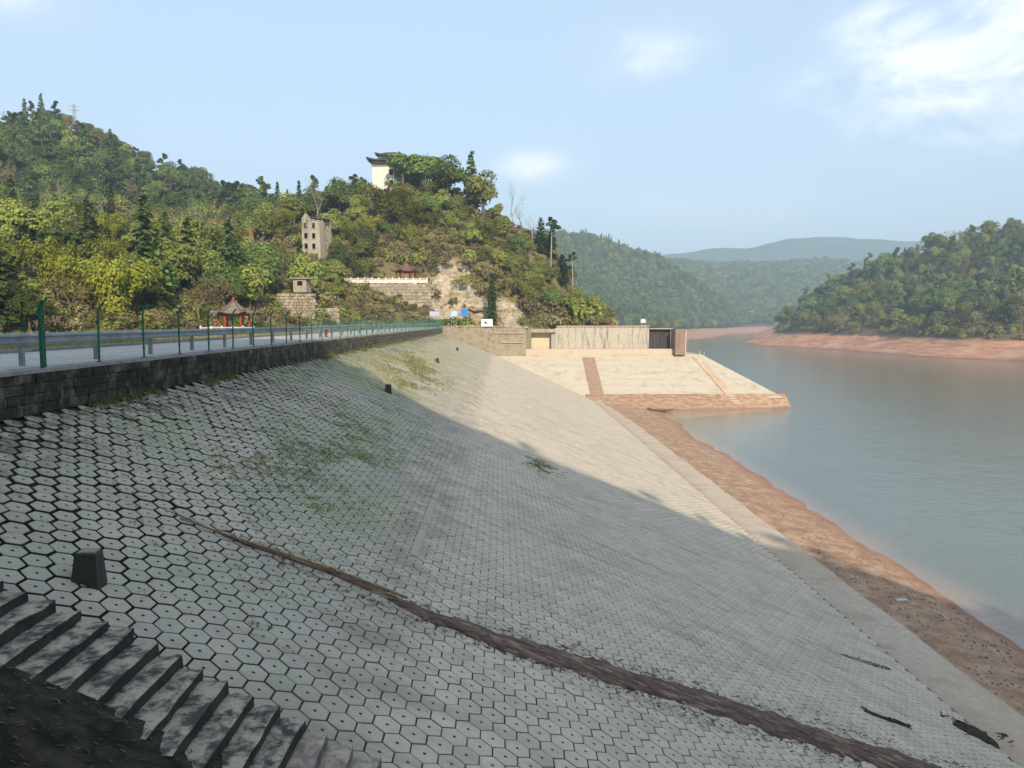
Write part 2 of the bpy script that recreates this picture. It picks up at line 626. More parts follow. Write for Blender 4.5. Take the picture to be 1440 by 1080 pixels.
def mat_paver():
    k = Mat('concrete paving hexagon', 0.85, 0.3)
    x, y, z = k.xyz()
    r = k.math('FRACT', k.math('ADD', k.island(), k.orand()))
    n = k.noise(0.22, 5, 0.6)
    fine = k.noise(16, 5, 0.7)
    c = k.mix(r, (0.545, 0.45, 0.345), (0.69, 0.575, 0.445))
    odd = k.math('FRACT', k.math('MULTIPLY', r, 7.31))
    c = k.mix(k.step(odd, 0.80, 1.0, 0, 0.45), c, (0.32, 0.285, 0.225))
    c = k.mix(k.step(fine, 0.35, 0.75, 0, 0.45), c, (0.33, 0.31, 0.265))
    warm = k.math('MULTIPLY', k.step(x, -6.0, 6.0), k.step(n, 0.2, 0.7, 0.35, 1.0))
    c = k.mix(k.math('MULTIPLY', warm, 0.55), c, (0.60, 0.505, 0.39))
    # moss and lichen on the upper part of the slope, above the edging strip
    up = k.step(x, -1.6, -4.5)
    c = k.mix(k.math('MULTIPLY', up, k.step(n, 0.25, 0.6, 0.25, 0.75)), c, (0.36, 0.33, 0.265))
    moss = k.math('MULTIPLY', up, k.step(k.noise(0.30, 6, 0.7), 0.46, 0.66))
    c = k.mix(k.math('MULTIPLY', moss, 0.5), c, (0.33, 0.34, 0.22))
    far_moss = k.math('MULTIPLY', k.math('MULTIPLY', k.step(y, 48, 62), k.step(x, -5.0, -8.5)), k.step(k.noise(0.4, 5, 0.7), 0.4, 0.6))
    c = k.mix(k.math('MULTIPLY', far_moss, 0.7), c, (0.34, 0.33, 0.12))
    # dark crust below the wall and beside the old construction strip
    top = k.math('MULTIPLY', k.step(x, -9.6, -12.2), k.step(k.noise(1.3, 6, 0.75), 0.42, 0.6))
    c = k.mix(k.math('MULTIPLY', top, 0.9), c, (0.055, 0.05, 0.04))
    band = k.math('MULTIPLY', k.step(k.math('ABSOLUTE', k.math('ADD', x, 2.55)), 1.3, 0.25), k.step(k.noise(0.35, 5, 0.65), 0.38, 0.6))
    c = k.mix(k.math('MULTIPLY', band, 0.5), c, (0.21, 0.165, 0.13))
    spots = k.step(k.noise(0.9, 6, 0.75, None, 'Fac', 0.6), 0.62, 0.72)
    c = k.mix(k.math('MULTIPLY', spots, 0.5), c, (0.22, 0.18, 0.14))
    soil = k.noise(0.55, 7, 0.7)
    c = k.mix(k.step(soil, 0.40, 0.70, 0, 0.33), c, (0.27, 0.225, 0.175))
    run = k.noise(1.0, 6, 0.7, k.scaled(k.pos(), (0.14, 1.3, 0.14)))
    c = k.mix(k.step(run, 0.50, 0.68, 0, 0.42), c, (0.26, 0.215, 0.165))
    film = k.math('MULTIPLY', k.math('MULTIPLY', up, k.step(k.noise(0.16, 5, 0.65), 0.46, 0.62)), k.step(y, 18, 26))
    c = k.mix(k.math('MULTIPLY', film, 0.45), c, (0.29, 0.31, 0.13))
    speck = k.noise(5.0, 6, 0.75)
    c = k.mix(k.step(speck, 0.56, 0.70, 0, 0.4), c, (0.20, 0.175, 0.145))
    k.bump(fine, 0.35, 0.012)
    return k.color(c)


def mat_stone(name, light, dark, moss=(0.03, 0.03, 0.02), near_moss=True):
    k = Mat(name, 0.92, 0.15)
    x, y, z = k.xyz()
    r = k.math('FRACT', k.math('ADD', k.island(), k.orand()))
    c = k.mix(r, light, dark)
    f = k.noise(9, 6, 0.75)
    c = k.mix(k.step(f, 0.35, 0.7, 0, 0.6), c, tuple(v * 0.45 for v in dark))
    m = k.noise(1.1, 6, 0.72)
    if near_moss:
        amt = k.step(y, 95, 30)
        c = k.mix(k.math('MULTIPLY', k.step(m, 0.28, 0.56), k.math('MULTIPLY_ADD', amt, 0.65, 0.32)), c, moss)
        streak = k.noise(2.4, 4, 0.7, k.scaled(k.pos(), (1, 1, 0.22)))
        c = k.mix(k.step(streak, 0.60, 0.72, 0, 0.6), c, (0.26, 0.25, 0.225))
    else:
        c = k.mix(k.step(m, 0.45, 0.65, 0, 0.75), c, moss)
    k.bump(f, 0.7, 0.03)
    return k.color(c)


M['hill'] = mat_hillside()
M['redbank'] = mat_redbank()
M['mud'] = mat_mud()
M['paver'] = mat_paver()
def mat_joint():
    k = Mat('soil and silt in the joints', 0.95, 0.1)
    x = k.xyz()[0]
    n = k.noise(0.6, 5, 0.65)
    f = k.step(k.math('ADD', x, k.math('MULTIPLY_ADD', n, 7.0, -3.5)), -8.0, -1.5)
    c = k.mix(f, (0.05, 0.045, 0.034), (0.22, 0.18, 0.14))
    return k.color(c)


M['joint'] = mat_joint()
M['toe'] = mat_concrete('silty concrete walkway', (0.53, 0.425, 0.325), (0.36, 0.26, 0.19), 0.8, 0.5, silt=(0.48, 0.345, 0.245))
M['prom'] = mat_concrete('pale concrete lining', (0.55, 0.47, 0.36), (0.36, 0.29, 0.20), 0.75, 0.45, lines=True)
M['ledge'] = mat_concrete('pinkish concrete ledge', (0.54, 0.42, 0.33), (0.40, 0.29, 0.22), 0.5, 0.6)
M['stained'] = mat_concrete('weather streaked concrete', (0.46, 0.41, 0.34), (0.13, 0.12, 0.10), 0.9, 1.4, True)
M['dark_conc'] = mat_concrete('blackened concrete', (0.05, 0.048, 0.048), (0.14, 0.13, 0.125), 0.5, 1.2, True)
M['sand_wall'] = mat_concrete('sand coloured render', (0.62, 0.52, 0.36), (0.48, 0.38, 0.24), 0.4, 0.8)
M['olive_wall'] = mat_concrete('mossy concrete', (0.24, 0.21, 0.135), (0.12, 0.11, 0.06), 0.7, 1.2, True)
M['old_conc'] = mat_concrete('old grey concrete', (0.36, 0.33, 0.29), (0.15, 0.13, 0.11), 0.6, 0.5, True)
M['road'] = mat_concrete('worn concrete road', (0.52, 0.475, 0.43), (0.38, 0.34, 0.30), 0.5, 0.3)
M['cope'] = mat_concrete('concrete coping', (0.30, 0.285, 0.265), (0.10, 0.09, 0.075), 0.7, 1.2)
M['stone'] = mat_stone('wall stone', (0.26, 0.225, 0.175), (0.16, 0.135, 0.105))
M['rubble'] = mat_stone('rubble stone', (0.52, 0.45, 0.35), (0.32, 0.27, 0.20), (0.16, 0.14, 0.08), False)
def mat_rock():
    k = Mat('weathered cliff rock', 0.95, 0.1)
    lay = k.noise(0.7, 7, 0.72, k.scaled(k.pos(), (1, 1, 2.0)))
    c = k.mix(k.step(lay, 0.38, 0.62), (0.44, 0.34, 0.23), (0.66, 0.56, 0.42))
    c = k.mix(k.step(k.noise(0.45, 6, 0.7), 0.50, 0.60, 0, 0.85), c, (0.24, 0.205, 0.09))
    c = k.mix(k.step(k.noise(2.2, 6, 0.75), 0.56, 0.66, 0, 0.7), c, (0.13, 0.105, 0.06))
    k.bump(k.math('ADD', lay, k.math('MULTIPLY', k.noise(3, 6, 0.7), 0.5)), 1.0, 0.7)
    return k.color(c)


M['rock'] = mat_rock()
def mat_step(name='mossy stone step', lo=(0.36, 0.30, 0.23), hi=(0.47, 0.40, 0.31), moss=0.93):
    k = Mat(name, 0.9, 0.2)
    n = k.noise(2.6, 7, 0.72); f = k.noise(18, 5, 0.7)
    c = k.mix(k.step(f, 0.3, 0.7), lo, hi)
    c = k.mix(k.step(n, 0.42, 0.60, 0, moss), c, (0.04, 0.04, 0.036))
    nz = k.n.new('ShaderNodeSeparateXYZ'); k.l.new(k._pos.outputs['Normal'], nz.inputs[0])
    # riser shade painted into the upright faces, its depth set by moss
    c = k.mix(k.step(nz.outputs[2], 0.75, 0.35, 0, moss), c, (0.028, 0.028, 0.024))
    k.bump(f, 0.6, 0.03)
    return k.color(c)


M['step'] = mat_step()
STEP_CLEAN = mat_step('silted stone step', (0.40, 0.31, 0.25), (0.52, 0.42, 0.34), 0.55)
M['stair'] = mat_concrete('reddish stair concrete', (0.36, 0.25, 0.195), (0.24, 0.16, 0.125), 0.6, 1.0)
M['steel'] = mat_simple('galvanised steel', (0.38, 0.41, 0.45), 0.3, 2, 0.5, 0.4, 0, 0.35)
M['green'] = mat_simple('green enamel', (0.012, 0.16, 0.085), 0.4, 6, 0.45, 0.4)
M['wire'] = mat_simple('green coated wire', (0.05, 0.17, 0.12), 0.3, 6, 0.5, 0.3)
M['red'] = mat_simple('red painted wood', (0.42, 0.085, 0.045), 0.35, 3, 0.6, 0.3)
M['tile'] = mat_simple('grey roof tiles', (0.25, 0.21, 0.17), 0.45, 2.5, 0.85, 0.2, 0.4)
M['tile_dark'] = mat_simple('dark slate roof', (0.085, 0.085, 0.085), 0.4, 2, 0.8, 0.2)
M['tile_red'] = mat_simple('red brown roof tiles', (0.20, 0.115, 0.085), 0.4, 2, 0.8, 0.2)
M['white'] = mat_simple('white painted stone', (0.72, 0.69, 0.62), 0.25, 1.5, 0.8, 0.25)
M['white_clean'] = mat_simple('white board', (0.80, 0.79, 0.76), 0.08, 1, 0.6, 0.3)
M['tower'] = mat_concrete('whitewashed render', (0.76, 0.72, 0.62), (0.55, 0.50, 0.40), 0.35, 0.5, True)
M['ruin'] = mat_concrete('grey ruin render', (0.38, 0.33, 0.26), (0.13, 0.11, 0.085), 0.85, 0.9, True)
M['hole'] = mat_simple('dark interior', (0.02, 0.018, 0.015), 0.3, 2, 0.9, 0.1)
M['blue'] = mat_simple('blue sign paint', (0.03, 0.22, 0.62), 0.15, 2, 0.5, 0.3)
M['pale_blue'] = mat_simple('pale blue sign paint', (0.40, 0.66, 0.80), 0.15, 2, 0.5, 0.3)
M['grey_blue'] = mat_simple('grey blue sign paint', (0.42, 0.47, 0.60), 0.2, 2, 0.5, 0.3)
M['black'] = mat_simple('black paint', (0.02, 0.02, 0.025), 0.2, 3, 0.6, 0.3)
M['wood'] = mat_simple('weathered brown wood', (0.26, 0.13, 0.06), 0.5, 6, 0.75, 0.25)
M['bamboo_pole'] = mat_simple('dry bamboo', (0.42, 0.26, 0.13), 0.4, 6, 0.6, 0.3)
M['gutter_mud'] = mat_simple('dark red mud', (0.125, 0.068, 0.048), 0.6, 2.2, 0.9, 0.2, 0.8, col2=(0.055, 0.028, 0.022))
M['dry_mud'] = mat_simple('crusted pale mud', (0.29, 0.22, 0.17), 0.4, 3, 0.9, 0.2, 0.5)
M['debris'] = mat_simple('black driftwood debris', (0.07, 0.045, 0.038), 0.5, 9, 0.9, 0.15, 0.9)
M['bank_soil'] = mat_simple('mossy black soil', (0.05, 0.042, 0.03), 0.6, 3.5, 0.95, 0.1, 1.0, col2=(0.015, 0.014, 0.010))
M['litter'] = mat_leaf('fallen stalks and leaves', (0.03, 0.02, 0.013), (0.20, 0.15, 0.095), trans=0.1)
M['post_stone'] = mat_concrete('mossy marker stone', (0.06, 0.062, 0.05), (0.016, 0.016, 0.014), 0.85, 3.0)
M['post_top'] = mat_simple('buff mortar cap', (0.36, 0.27, 0.19), 0.4, 8, 0.9, 0.2)
M['skin'] = mat_simple('skin', (0.42, 0.25, 0.17), 0.1, 5, 0.6, 0.3)
M['jacket'] = mat_simple('dark jacket cloth', (0.055, 0.06, 0.065), 0.3, 9, 0.9, 0.1)
M['trousers'] = mat_simple('maroon trouser cloth', (0.17, 0.035, 0.03), 0.3, 9, 0.9, 0.1)
M['hair'] = mat_simple('black hair', (0.015, 0.012, 0.01), 0.3, 20, 0.6, 0.3)


def mat_water():
    k = Mat('silty reservoir water', 0.07, 0.5)
    k.b.inputs['IOR'].default_value = 1.33
    x, y, z = k.xyz()
    n = k.noise(0.05, 4, 0.6)
    sh = k.math('ADD', x, k.math('MULTIPLY_ADD', n, 5.0, -2.5))
    # silt stirred up in the shallows below the dam and round the spillway platform
    sh = k.math('SUBTRACT', sh, k.math('MULTIPLY', k.step(y, 128, 146), 22.0))
    near = k.math('MULTIPLY', k.step(sh, 31.5, 26.5), k.step(y, 151.5, 147))
    c = k.mix(near, (0.125, 0.14, 0.115), (0.31, 0.215, 0.155))
    v = k.scaled(k.pos(), (1, 1.0, 1))
    w1 = k.noise(1.6, 4, 0.65, v)
    w2 = k.noise(0.22, 4, 0.6, v)
    k.bump(k.math('ADD', k.math('MULTIPLY', w1, 0.5), w2), 0.32, 0.28)
    return k.color(c)


M['water'] = mat_water()

# ------------------------------------------------------------------ large structure
def far_keep(x, y):
    return (x > -1e9)


hill, hv = grid('hill', -420, 72, 12, 420, 3.0, z_left, M['hill'], keep=lambda x, y: ~((x > -20.3) & (y < 171.0)))
tag(hill, kind='structure')
rock = np.zeros(len(hv))
for cx, cy, r, k in ((-13, 186, 9, 1.2), (-4, 184, 6, 1.1), (1, 185, 6, 1.2), (-20, 183, 5, 0.8), (-12, 196, 7, 0.8), (8, 184, 5, 0.6), (2, 181, 4, 1.2)):
    rock = np.maximum(rock, k * np.exp(-(((hv[:, 0] - cx) ** 2 + (hv[:, 1] - cy) ** 2) / r ** 2)))
add_attr(hill.data, 'rock', rock)

h2, v2 = grid('hill', 150, 620, 150, 1000, 4.0, z_right, M['redbank'])
tag(h2, kind='structure')
h3, v3 = grid('hill', -600, 1900, 640, 2400, 14.0, z_mid, M['redbank'])
tag(h3, kind='structure')
h4, v4 = grid('hill', -170, 120, -120, -2, 3.0, z_behind, M['hill'])
tag(h4, kind='structure')
add_attr(h4.data, 'rock', np.zeros(len(v4)))


def far_range(X, Y):
    cx = np.array([-2500, -400, 350, 560, 760, 960, 1120, 1285, 1450, 1610, 1770, 1900, 2060, 2400, 3600])
    cz = np.array([260, 240, 230, 270, 305, 328, 330, 372, 386, 370, 376, 368, 330, 290, 320])
    cx = cx * (3000 / 3500); cz = cz * (3000 / 3500)
    h = np.interp(X, cx, cz)
    f = np.exp(-((Y - 3000) / np.where(Y < 3000, 360, 500)) ** 2)
    return -10 + (h + 10) * f * (1 + fbm(X / 260, Y / 260, 61) * 0.05) + fbm(X / 120, Y / 120, 71) * 12 * f


M['far'] = mat_simple('wooded far range', (0.05, 0.085, 0.045), 0.5, 0.02, 0.95, 0.1)
h5, v5 = grid('mountain', -2300, 3300, 2250, 3900, 40.0, far_range, M['far'])
tag(h5, kind='structure')

b = MB()
b.add([(-4800, -4800, -30), (4800, -4800, -30), (4800, 4800, -30), (-4800, 4800, -30)], [(0, 1, 2, 3)])
tag(b.build('ground', M['mud']), kind='structure')
b = MB()
b.add([(14, -120, WATER_Z), (700, -120, WATER_Z), (700, 1300, WATER_Z), (14, 1300, WATER_Z)], [(0, 1, 2, 3)])
tag(b.build('water', M['water']), kind='structure')

# road on the crest with a grass verge behind it
b = MB()
b.prism([(-20.0, -0.5), (-13.36, -0.5), (-13.36, 0.0), (-16.6, 0.06), (-20.0, 0.0)], lambda u, v: (u, -8, v), lambda u, v: (u, 176, v))
tag(b.build('road', M['road']), kind='structure')
b = MB()
b.box((-20.3, 84, -0.06), (0.3, 184, 0.4))
tag(b.build('kerb', M['cope']), kind='structure')

# ------------------------------------------------------------------ the paved upstream face
ES = Vector((2.4, 0, -1)).normalized(); EY = Vector((0, 1, 0)); EN = Vector((1, 0, 2.4)).normalized()
O = Vector((CREST_X, 0, WALL_FOOT))
PROM_Z = lambda y: -6.0 - (170.0 - y) / 2.4


def make_slope():
    me = bpy.data.meshes.new('dam_slope')
    bm = bmesh.new()
    q = []
    for y in (-8, DAM_END + 4):
        for x in (CREST_X - 0.4, TOE_X):
            q.append(bm.verts.new((x, y, slope_z(x) - 0.085)))
    bm.faces.new((q[0], q[1], q[3], q[2]))
    bm.to_mesh(me); bm.free()
    me.materials.append(M['joint'])
    o = link(bpy.data.objects.new('dam_slope', me))
    tag(o, kind='structure')
    return o


slope = make_slope()


def paver_geo(hole):
    """one hexagon, flats facing up and down the slope, unit size, frame (s, y, n)"""
    Rr = 0.5 / math.sqrt(3)
    ang = [math.pi / 2 + k * math.pi / 3 for k in range(6)]
    ring = lambda r, z: [(r * math.cos(a), r * math.sin(a), z) for a in ang]
    v, f = [], []
    v += ring(Rr, -0.10) + ring(Rr, -0.008) + ring(Rr - 0.008, 0.0)
    for L in (0, 1):
        f += [(L * 6 + k, L * 6 + (k + 1) % 6, L * 6 + 6 + (k + 1) % 6, L * 6 + 6 + k) for k in range(6)]
    if hole:
        v += ring(0.038, 0.0) + ring(0.034, -0.08)
        for L in (2, 3):
            f += [(L * 6 + k, L * 6 + (k + 1) % 6, L * 6 + 6 + (k + 1) % 6, L * 6 + 6 + k) for k in range(6)]
        f += [(24, 25, 26, 27), (24, 27, 28, 29)]
    else:
        f += [(12, 13, 14, 15), (12, 15, 16, 17)]
    mi = [1] * 6 + [0] * (len(f) - 6)
    if hole: mi[18:26] = [1] * 8
    return np.array(v), f, mi


def make_pavers():
    nx, ny = int(33.7 / 0.5) + 1, int(DAM_END / 0.433) + 2
    C, info = [], []
    rg = np.random.RandomState(5)
    for j in range(ny):
        y = j * 0.4330
        for i in range(nx):
            s = i * 0.5 + (0.25 if j % 2 else 0) + 0.2
            if s > 33.35: continue
            p = O + ES * s + EY * y
            if y < 12.25 - max(0.0, (p.x + 6.6) * .20): continue
            if p.z < PROM_Z(y) + 0.05: continue
            C.append((p.x, p.y, p.z))
    C = np.array(C)
    n = len(C)
    up = np.clip((-5.5 - C[:, 0]) / 5.5, 0, 1) * np.clip((66 - C[:, 1]) / 30, 0, 1)
    patch = np.clip(fbm(C[:, 0] / 3, C[:, 1] / 3, 81) + 0.25, 0, 1)
    gap = 0.006 + rg.rand(n) * 0.006 + 0.004 * np.clip((26 - C[:, 1]) / 10, 0, 1) + up * (0.010 + 0.075 * patch ** 1.4 * rg.rand(n) ** 1.5) + 0.008 * np.clip((-2 - C[:, 0]) / 5, 0, 1)
    sc = 1 - gap / 0.25
    rot = (rg.rand(n) - 0.5) * 2 * (0.012 + up * 0.05)
    dz = (rg.rand(n) - 0.5) * (0.012 + 0.03 * up)
    tx = (rg.rand(n) - 0.5) * (0.012 + 0.03 * up); ty = (rg.rand(n) - 0.5) * (0.012 + 0.03 * up)
    off = (rg.rand(n, 2) - 0.5) * (0.008 + 0.03 * up)[:, None]
    es, ey, en = np.array(ES), np.array(EY), np.array(EN)
    C = C + es * off[:, :1] + ey * off[:, 1:] + en * dz[:, None]
    # the pavers that show largest from the walkway end of the dam are objects of their own
    d2 = (C[:, 0] ** 2 + C[:, 1] ** 2 + (C[:, 2] - EYE) ** 2)
    facing = np.abs(C[:, 0] * en[0] + (C[:, 2] - EYE) * en[2]) / np.sqrt(d2)
    size = facing / d2
    M3 = np.array(cam.rotation_euler.to_matrix())
    q = (C - np.array([0, 0, EYE])) @ M3
    vis = (q[:, 2] < 0) & (np.abs(q[:, 0] / -q[:, 2]) < 0.66) & (np.abs(q[:, 1] / -q[:, 2]) < 0.49)
    order = np.argsort(np.where(vis, -size, 1))
    solo = set(order[:298].tolist())
    vh, fh, ih = paver_geo(True); vp, fp, ip = paver_geo(False)
    mh = bpy.data.meshes.new('paver'); mh.from_pydata(vh.tolist(), [], fh); mh.materials.append(M['paver']); mh.materials.append(M['joint']); mh.polygons.foreach_set('material_index', ih)

    def frame(i):
        a, c = math.cos(rot[i]), math.sin(rot[i])
        A = (es * a + ey * c) + en * tx[i]; B = (ey * a - es * c) + en * ty[i]
        A /= np.linalg.norm(A); Nn = np.cross(A, B); Nn /= np.linalg.norm(Nn); B = np.cross(Nn, A)
        return A, B, Nn
    for i in order[:298]:
        A, B, Nn = frame(i)
        o = bpy.data.objects.new('paver', mh)
        m = Matrix(((A[0] * sc[i], B[0] * sc[i], Nn[0], C[i, 0]), (A[1] * sc[i], B[1] * sc[i], Nn[1], C[i, 1]), (A[2] * sc[i], B[2] * sc[i], Nn[2], C[i, 2]), (0, 0, 0, 1)))
        COL.objects.link(o); o.parent = slope; o.matrix_local = m
    rest = np.array([i for i in range(n) if i not in solo])
    a, c = np.cos(rot[rest]), np.sin(rot[rest])
    A = es[None] * a[:, None] + ey[None] * c[:, None] + en[None] * tx[rest, None]
    B = ey[None] * a[:, None] - es[None] * c[:, None] + en[None] * ty[rest, None]
    holes = (C[rest, 1] < 44)
    V, F4, MI = [], [], []
    base = 0
    for sel, v, f, im in ((holes, vh, fh, ih), (~holes, vp, fp, ip)):
        k = np.where(sel)[0]
        P = (C[rest][k][:, None, :] + A[k][:, None, :] * (v[None, :, :1] * sc[rest][k][:, None, None]) + B[k][:, None, :] * (v[None, :, 1:2] * sc[rest][k][:, None, None]) + en[None, None] * v[None, :, 2:3])
        V.append(P.reshape(-1, 3))
        F = (np.array(f)[None] + (np.arange(len(k)) * len(v))[:, None, None]).reshape(-1, 4) + base
        F4.append(F); MI.append(np.tile(np.array(im, np.int32), len(k))); base += len(k) * len(v)
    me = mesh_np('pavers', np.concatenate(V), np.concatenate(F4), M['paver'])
    me.materials.append(M['joint']); me.polygons.foreach_set('material_index', np.concatenate(MI)); me.update()
    o = link(bpy.data.objects.new('pavers', me), slope)
    tag(o, kind='stuff')


make_pavers()

# construction strip that runs the whole length of the slope, slightly proud of the pavers
b = MB()
for k in range(40):
    y0 = 22 + k * 3.6
    p = O + ES * ((-2.55 - CREST_X) * 1.0833) + EY * (y0 + 1.7)
    rot = Matrix((ES, EY, EN)).transposed()
    b.box(p + EN * 0.0, (0.24, 3.5, 0.05), rot)
o = b.build('edging_strip', mat_concrete('pale edging concrete', (0.46, 0.385, 0.30), (0.26, 0.21, 0.16), 0.9, 0.7), slope)

# walkway along the toe and the silt below it
rs = np.random.RandomState(3)
def toe_mesh():
    ys = np.arange(-6, 150.1, 1.5)
    P = []
    for y in ys:
        far = max(0.0, (y - 118) / 32)
        xi = TOE_X - 0.15
        xo = TOE_X + 2.35 - 1.1 * far + 0.06 * math.sin(y * 0.7)
        P.append([(xi, y, TOE_Z + 0.0), (xi + 0.1, y, TOE_Z + 0.07 + 0.02 * math.sin(y)), (xo - 0.06, y, TOE_Z - 0.02), (xo, y, TOE_Z - 0.07), (xo, y, TOE_Z - 0.9)])
    V = np.array(P).reshape(-1, 3)
    m = 5
    F = [(i * m + j, i * m + j + 1, (i + 1) * m + j + 1, (i + 1) * m + j) for i in range(len(ys) - 1) for j in range(m - 1)]
    return mesh_np('path', V, F, M['toe'])


tag(link(bpy.data.objects.new('path', toe_mesh())), kind='structure')


def z_bank(X, Y):
    sh = 27.3 + 0.25 * np.sin(Y * 0.21) + 0.02 * (Y - 40) + fbm(X * 0 + Y / 9, Y / 5, 91) * 0.9 - 1.6 * np.clip((44 - Y) / 20, 0, 1)
    t = (X - 20.3) / (sh - 20.3)
    z = (TOE_Z - 0.28) + (WATER_Z - TOE_Z + 0.28) * t
    z = z + fbm(X / 1.6, Y / 1.6, 93) * 0.05 + fbm(X / 5, Y / 6, 95) * 0.06
    ridge = np.exp(-((X - 24.0) / 0.8) ** 2) * 0.10
    return np.maximum(z + ridge, WATER_Z - 1.5)


o, _ = grid('mud_bank', 20.0, 34.0, -6, 158, 0.35, z_bank, M['mud'], sty=0.7)
tag(o, kind='structure')

# ------------------------------------------------------------------ spillway platform at the far end
def prom_face():
    b = MB()
    n = 40
    top = [(-1.6 + 46.2 * k / n, 170.0, -6.0) for k in range(n + 1)]
    bot = []
    for k in range(n + 1):
        x = 14.0 + (56.5 - 14.0) * k / n
        y = 151.0
        bot.append((x, y, PROM_Z(y)))
    rows = 14
    V, F = [], []
    for r in range(rows + 1):
        for k in range(n + 1):
            t = r / rows
            a, c = top[k], bot[k]
            x = a[0] + (c[0] - a[0]) * t; y = a[1] + (c[1] - a[1]) * t
            V.append((x, y, PROM_Z(y)))
    for r in range(rows):
        for k in range(n):
            F.append((r * (n + 1) + k, (r + 1) * (n + 1) + k, (r + 1) * (n + 1) + k + 1, r * (n + 1) + k + 1))
    b.add(V, F)
    # flank falling away on the lake side and top deck
    b.add([(44.6, 170, -6.0), (56.5, 151, PROM_Z(151)), (62, 160, -17.5), (52, 186, -17.5), (44.6, 186, -6.0)], [(0, 1, 2), (0, 2, 3, 4)])
    b.add([(-1.6, 170, -6.0), (44.6, 170, -6.0), (44.6, 186, -6.0), (-1.6, 186, -6.0)], [(0, 1, 2, 3)])
    return b.build('ground', M['prom'])


tag(prom_face(), kind='structure')


def z_apron(X, Y):
    edge = 143.4 + np.clip((X - 34) / 22, 0, 1) * 5.6
    top = PROM_Z(152.6) + 0.12
    t = np.clip((152.6 - Y) / (152.6 - edge), 0, 1.4)
    z = top + (WATER_Z - top) * t
    return z + fbm(X / 3, Y / 1.2, 97) * 0.12


o, _ = grid('mud_bank', 17.0, 57.0, 140.5, 152.7, 0.5, z_apron, M['mud'], keep=lambda x, y: (x < 57 - (152.7 - y) * 0.02))
tag(o, kind='structure')

# front ledge under the walls
b = MB()
b.box((20.0, 171.0, -5.45), (42.2, 1.9, 1.3))
tag(b.build('ledge', M['ledge']), kind='structure')
b = MB()
b.add([(40.8, 169.9, -5.99), (44.4, 170.2, -5.99), (44.4, 172.5, -5.99), (40.8, 172.5, -5.99)], [(0, 1, 2, 3)])


def flight(name, x0, x1, y_top, y_bot, n, label, mat, skew=0.0):
    root = empty(name, ((x0 + x1) / 2, y_top, PROM_Z(y_top)))
    tag(root, label, 'stairs')
    L = (y_top - y_bot) / n
    w = x1 - x0
    m = MB(); m.box((0, 0, 0), (w, L * 0.93, 0.42)); me = m.mesh('step', mat)
    for k in range(n):
        y = -(k + 0.5) * L
        o = bpy.data.objects.new('step', me)
        o.location = (skew * (k / n), y, y / 2.4 + 0.0 + 0.02)
        link(o, root)
    return root


flight('concrete_stairs', 18.0, 20.6, 168.6, 151.6, 17, 'wide reddish flight of stairs down the middle of the pale platform', M['stair'])
flight('concrete_stairs', 42.4, 44.0, 168.8, 148.6, 22, 'narrow flight of stairs down the lake end of the pale platform', M['toe'], 3.2)

# ------------------------------------------------------------------ walls at the far end
def masonry_abutment():
    root = empty('masonry_wall', (-4, 170, -2))
    tag(root, 'low mossy masonry wall between dam road and spillway opening', 'wall')
    b = MB()
    n = 18
    x0, x1 = -13.3, 5.6
    V, F = [], []
    for k in range(n + 1):
        x = x0 + (x1 - x0) * k / n
        zb = max(slope_z(x), -6.2) - 0.6
        zt = 0.12 - 0.05 * (k % 3) - 0.25 * (x > 2)
        V += [(x, 169.2, zb), (x, 169.45, zt), (x, 171.2, zt), (x, 171.2, zb)]
    for k in range(n):
        for j in range(3):
            F.append((k * 4 + j, (k + 1) * 4 + j, (k + 1) * 4 + j + 1, k * 4 + j + 1))
    F += [(0, 1, 2, 3), tuple(n * 4 + j for j in (3, 2, 1, 0))]
    b.add([(x + 4, y - 170, z + 2) for x, y, z in V], F)
    b.build('wall', M['rubble'], root)
    c = MB(); rr = random.Random(2)
    x = x0
    cm = MB(); cm.box((0, 0, 0), (1, 0.9, 0.26), taper=0.85); cme = cm.mesh('coping_stone', M['rubble'])
    while x < x1 - 0.6:
        w = rr.uniform(0.7, 1.3)
        o = bpy.data.objects.new('coping_stone', cme)
        o.location = (x + w / 2 + 4, -0.3 + rr.uniform(-.1, .1), 2.2 - 0.22 * (x > 2) + rr.uniform(-.05, .08))
        o.rotation_euler = (rr.uniform(-.08, .08), rr.uniform(-.06, .06), rr.uniform(-.08, .08))
        o.scale = (w * 0.95, 1, rr.uniform(0.8, 1.4))
        link(o, root); x += w
    c.box((2.0 + 4, -0.92, 0.75), (6.4, 0.16, 0.16))
    c.box((2.6 + 4, -1.0, -1.3), (4.6, 0.16, 0.14))
    c.build('ledge_course', M['ledge'], root)
    return root


masonry_abutment()


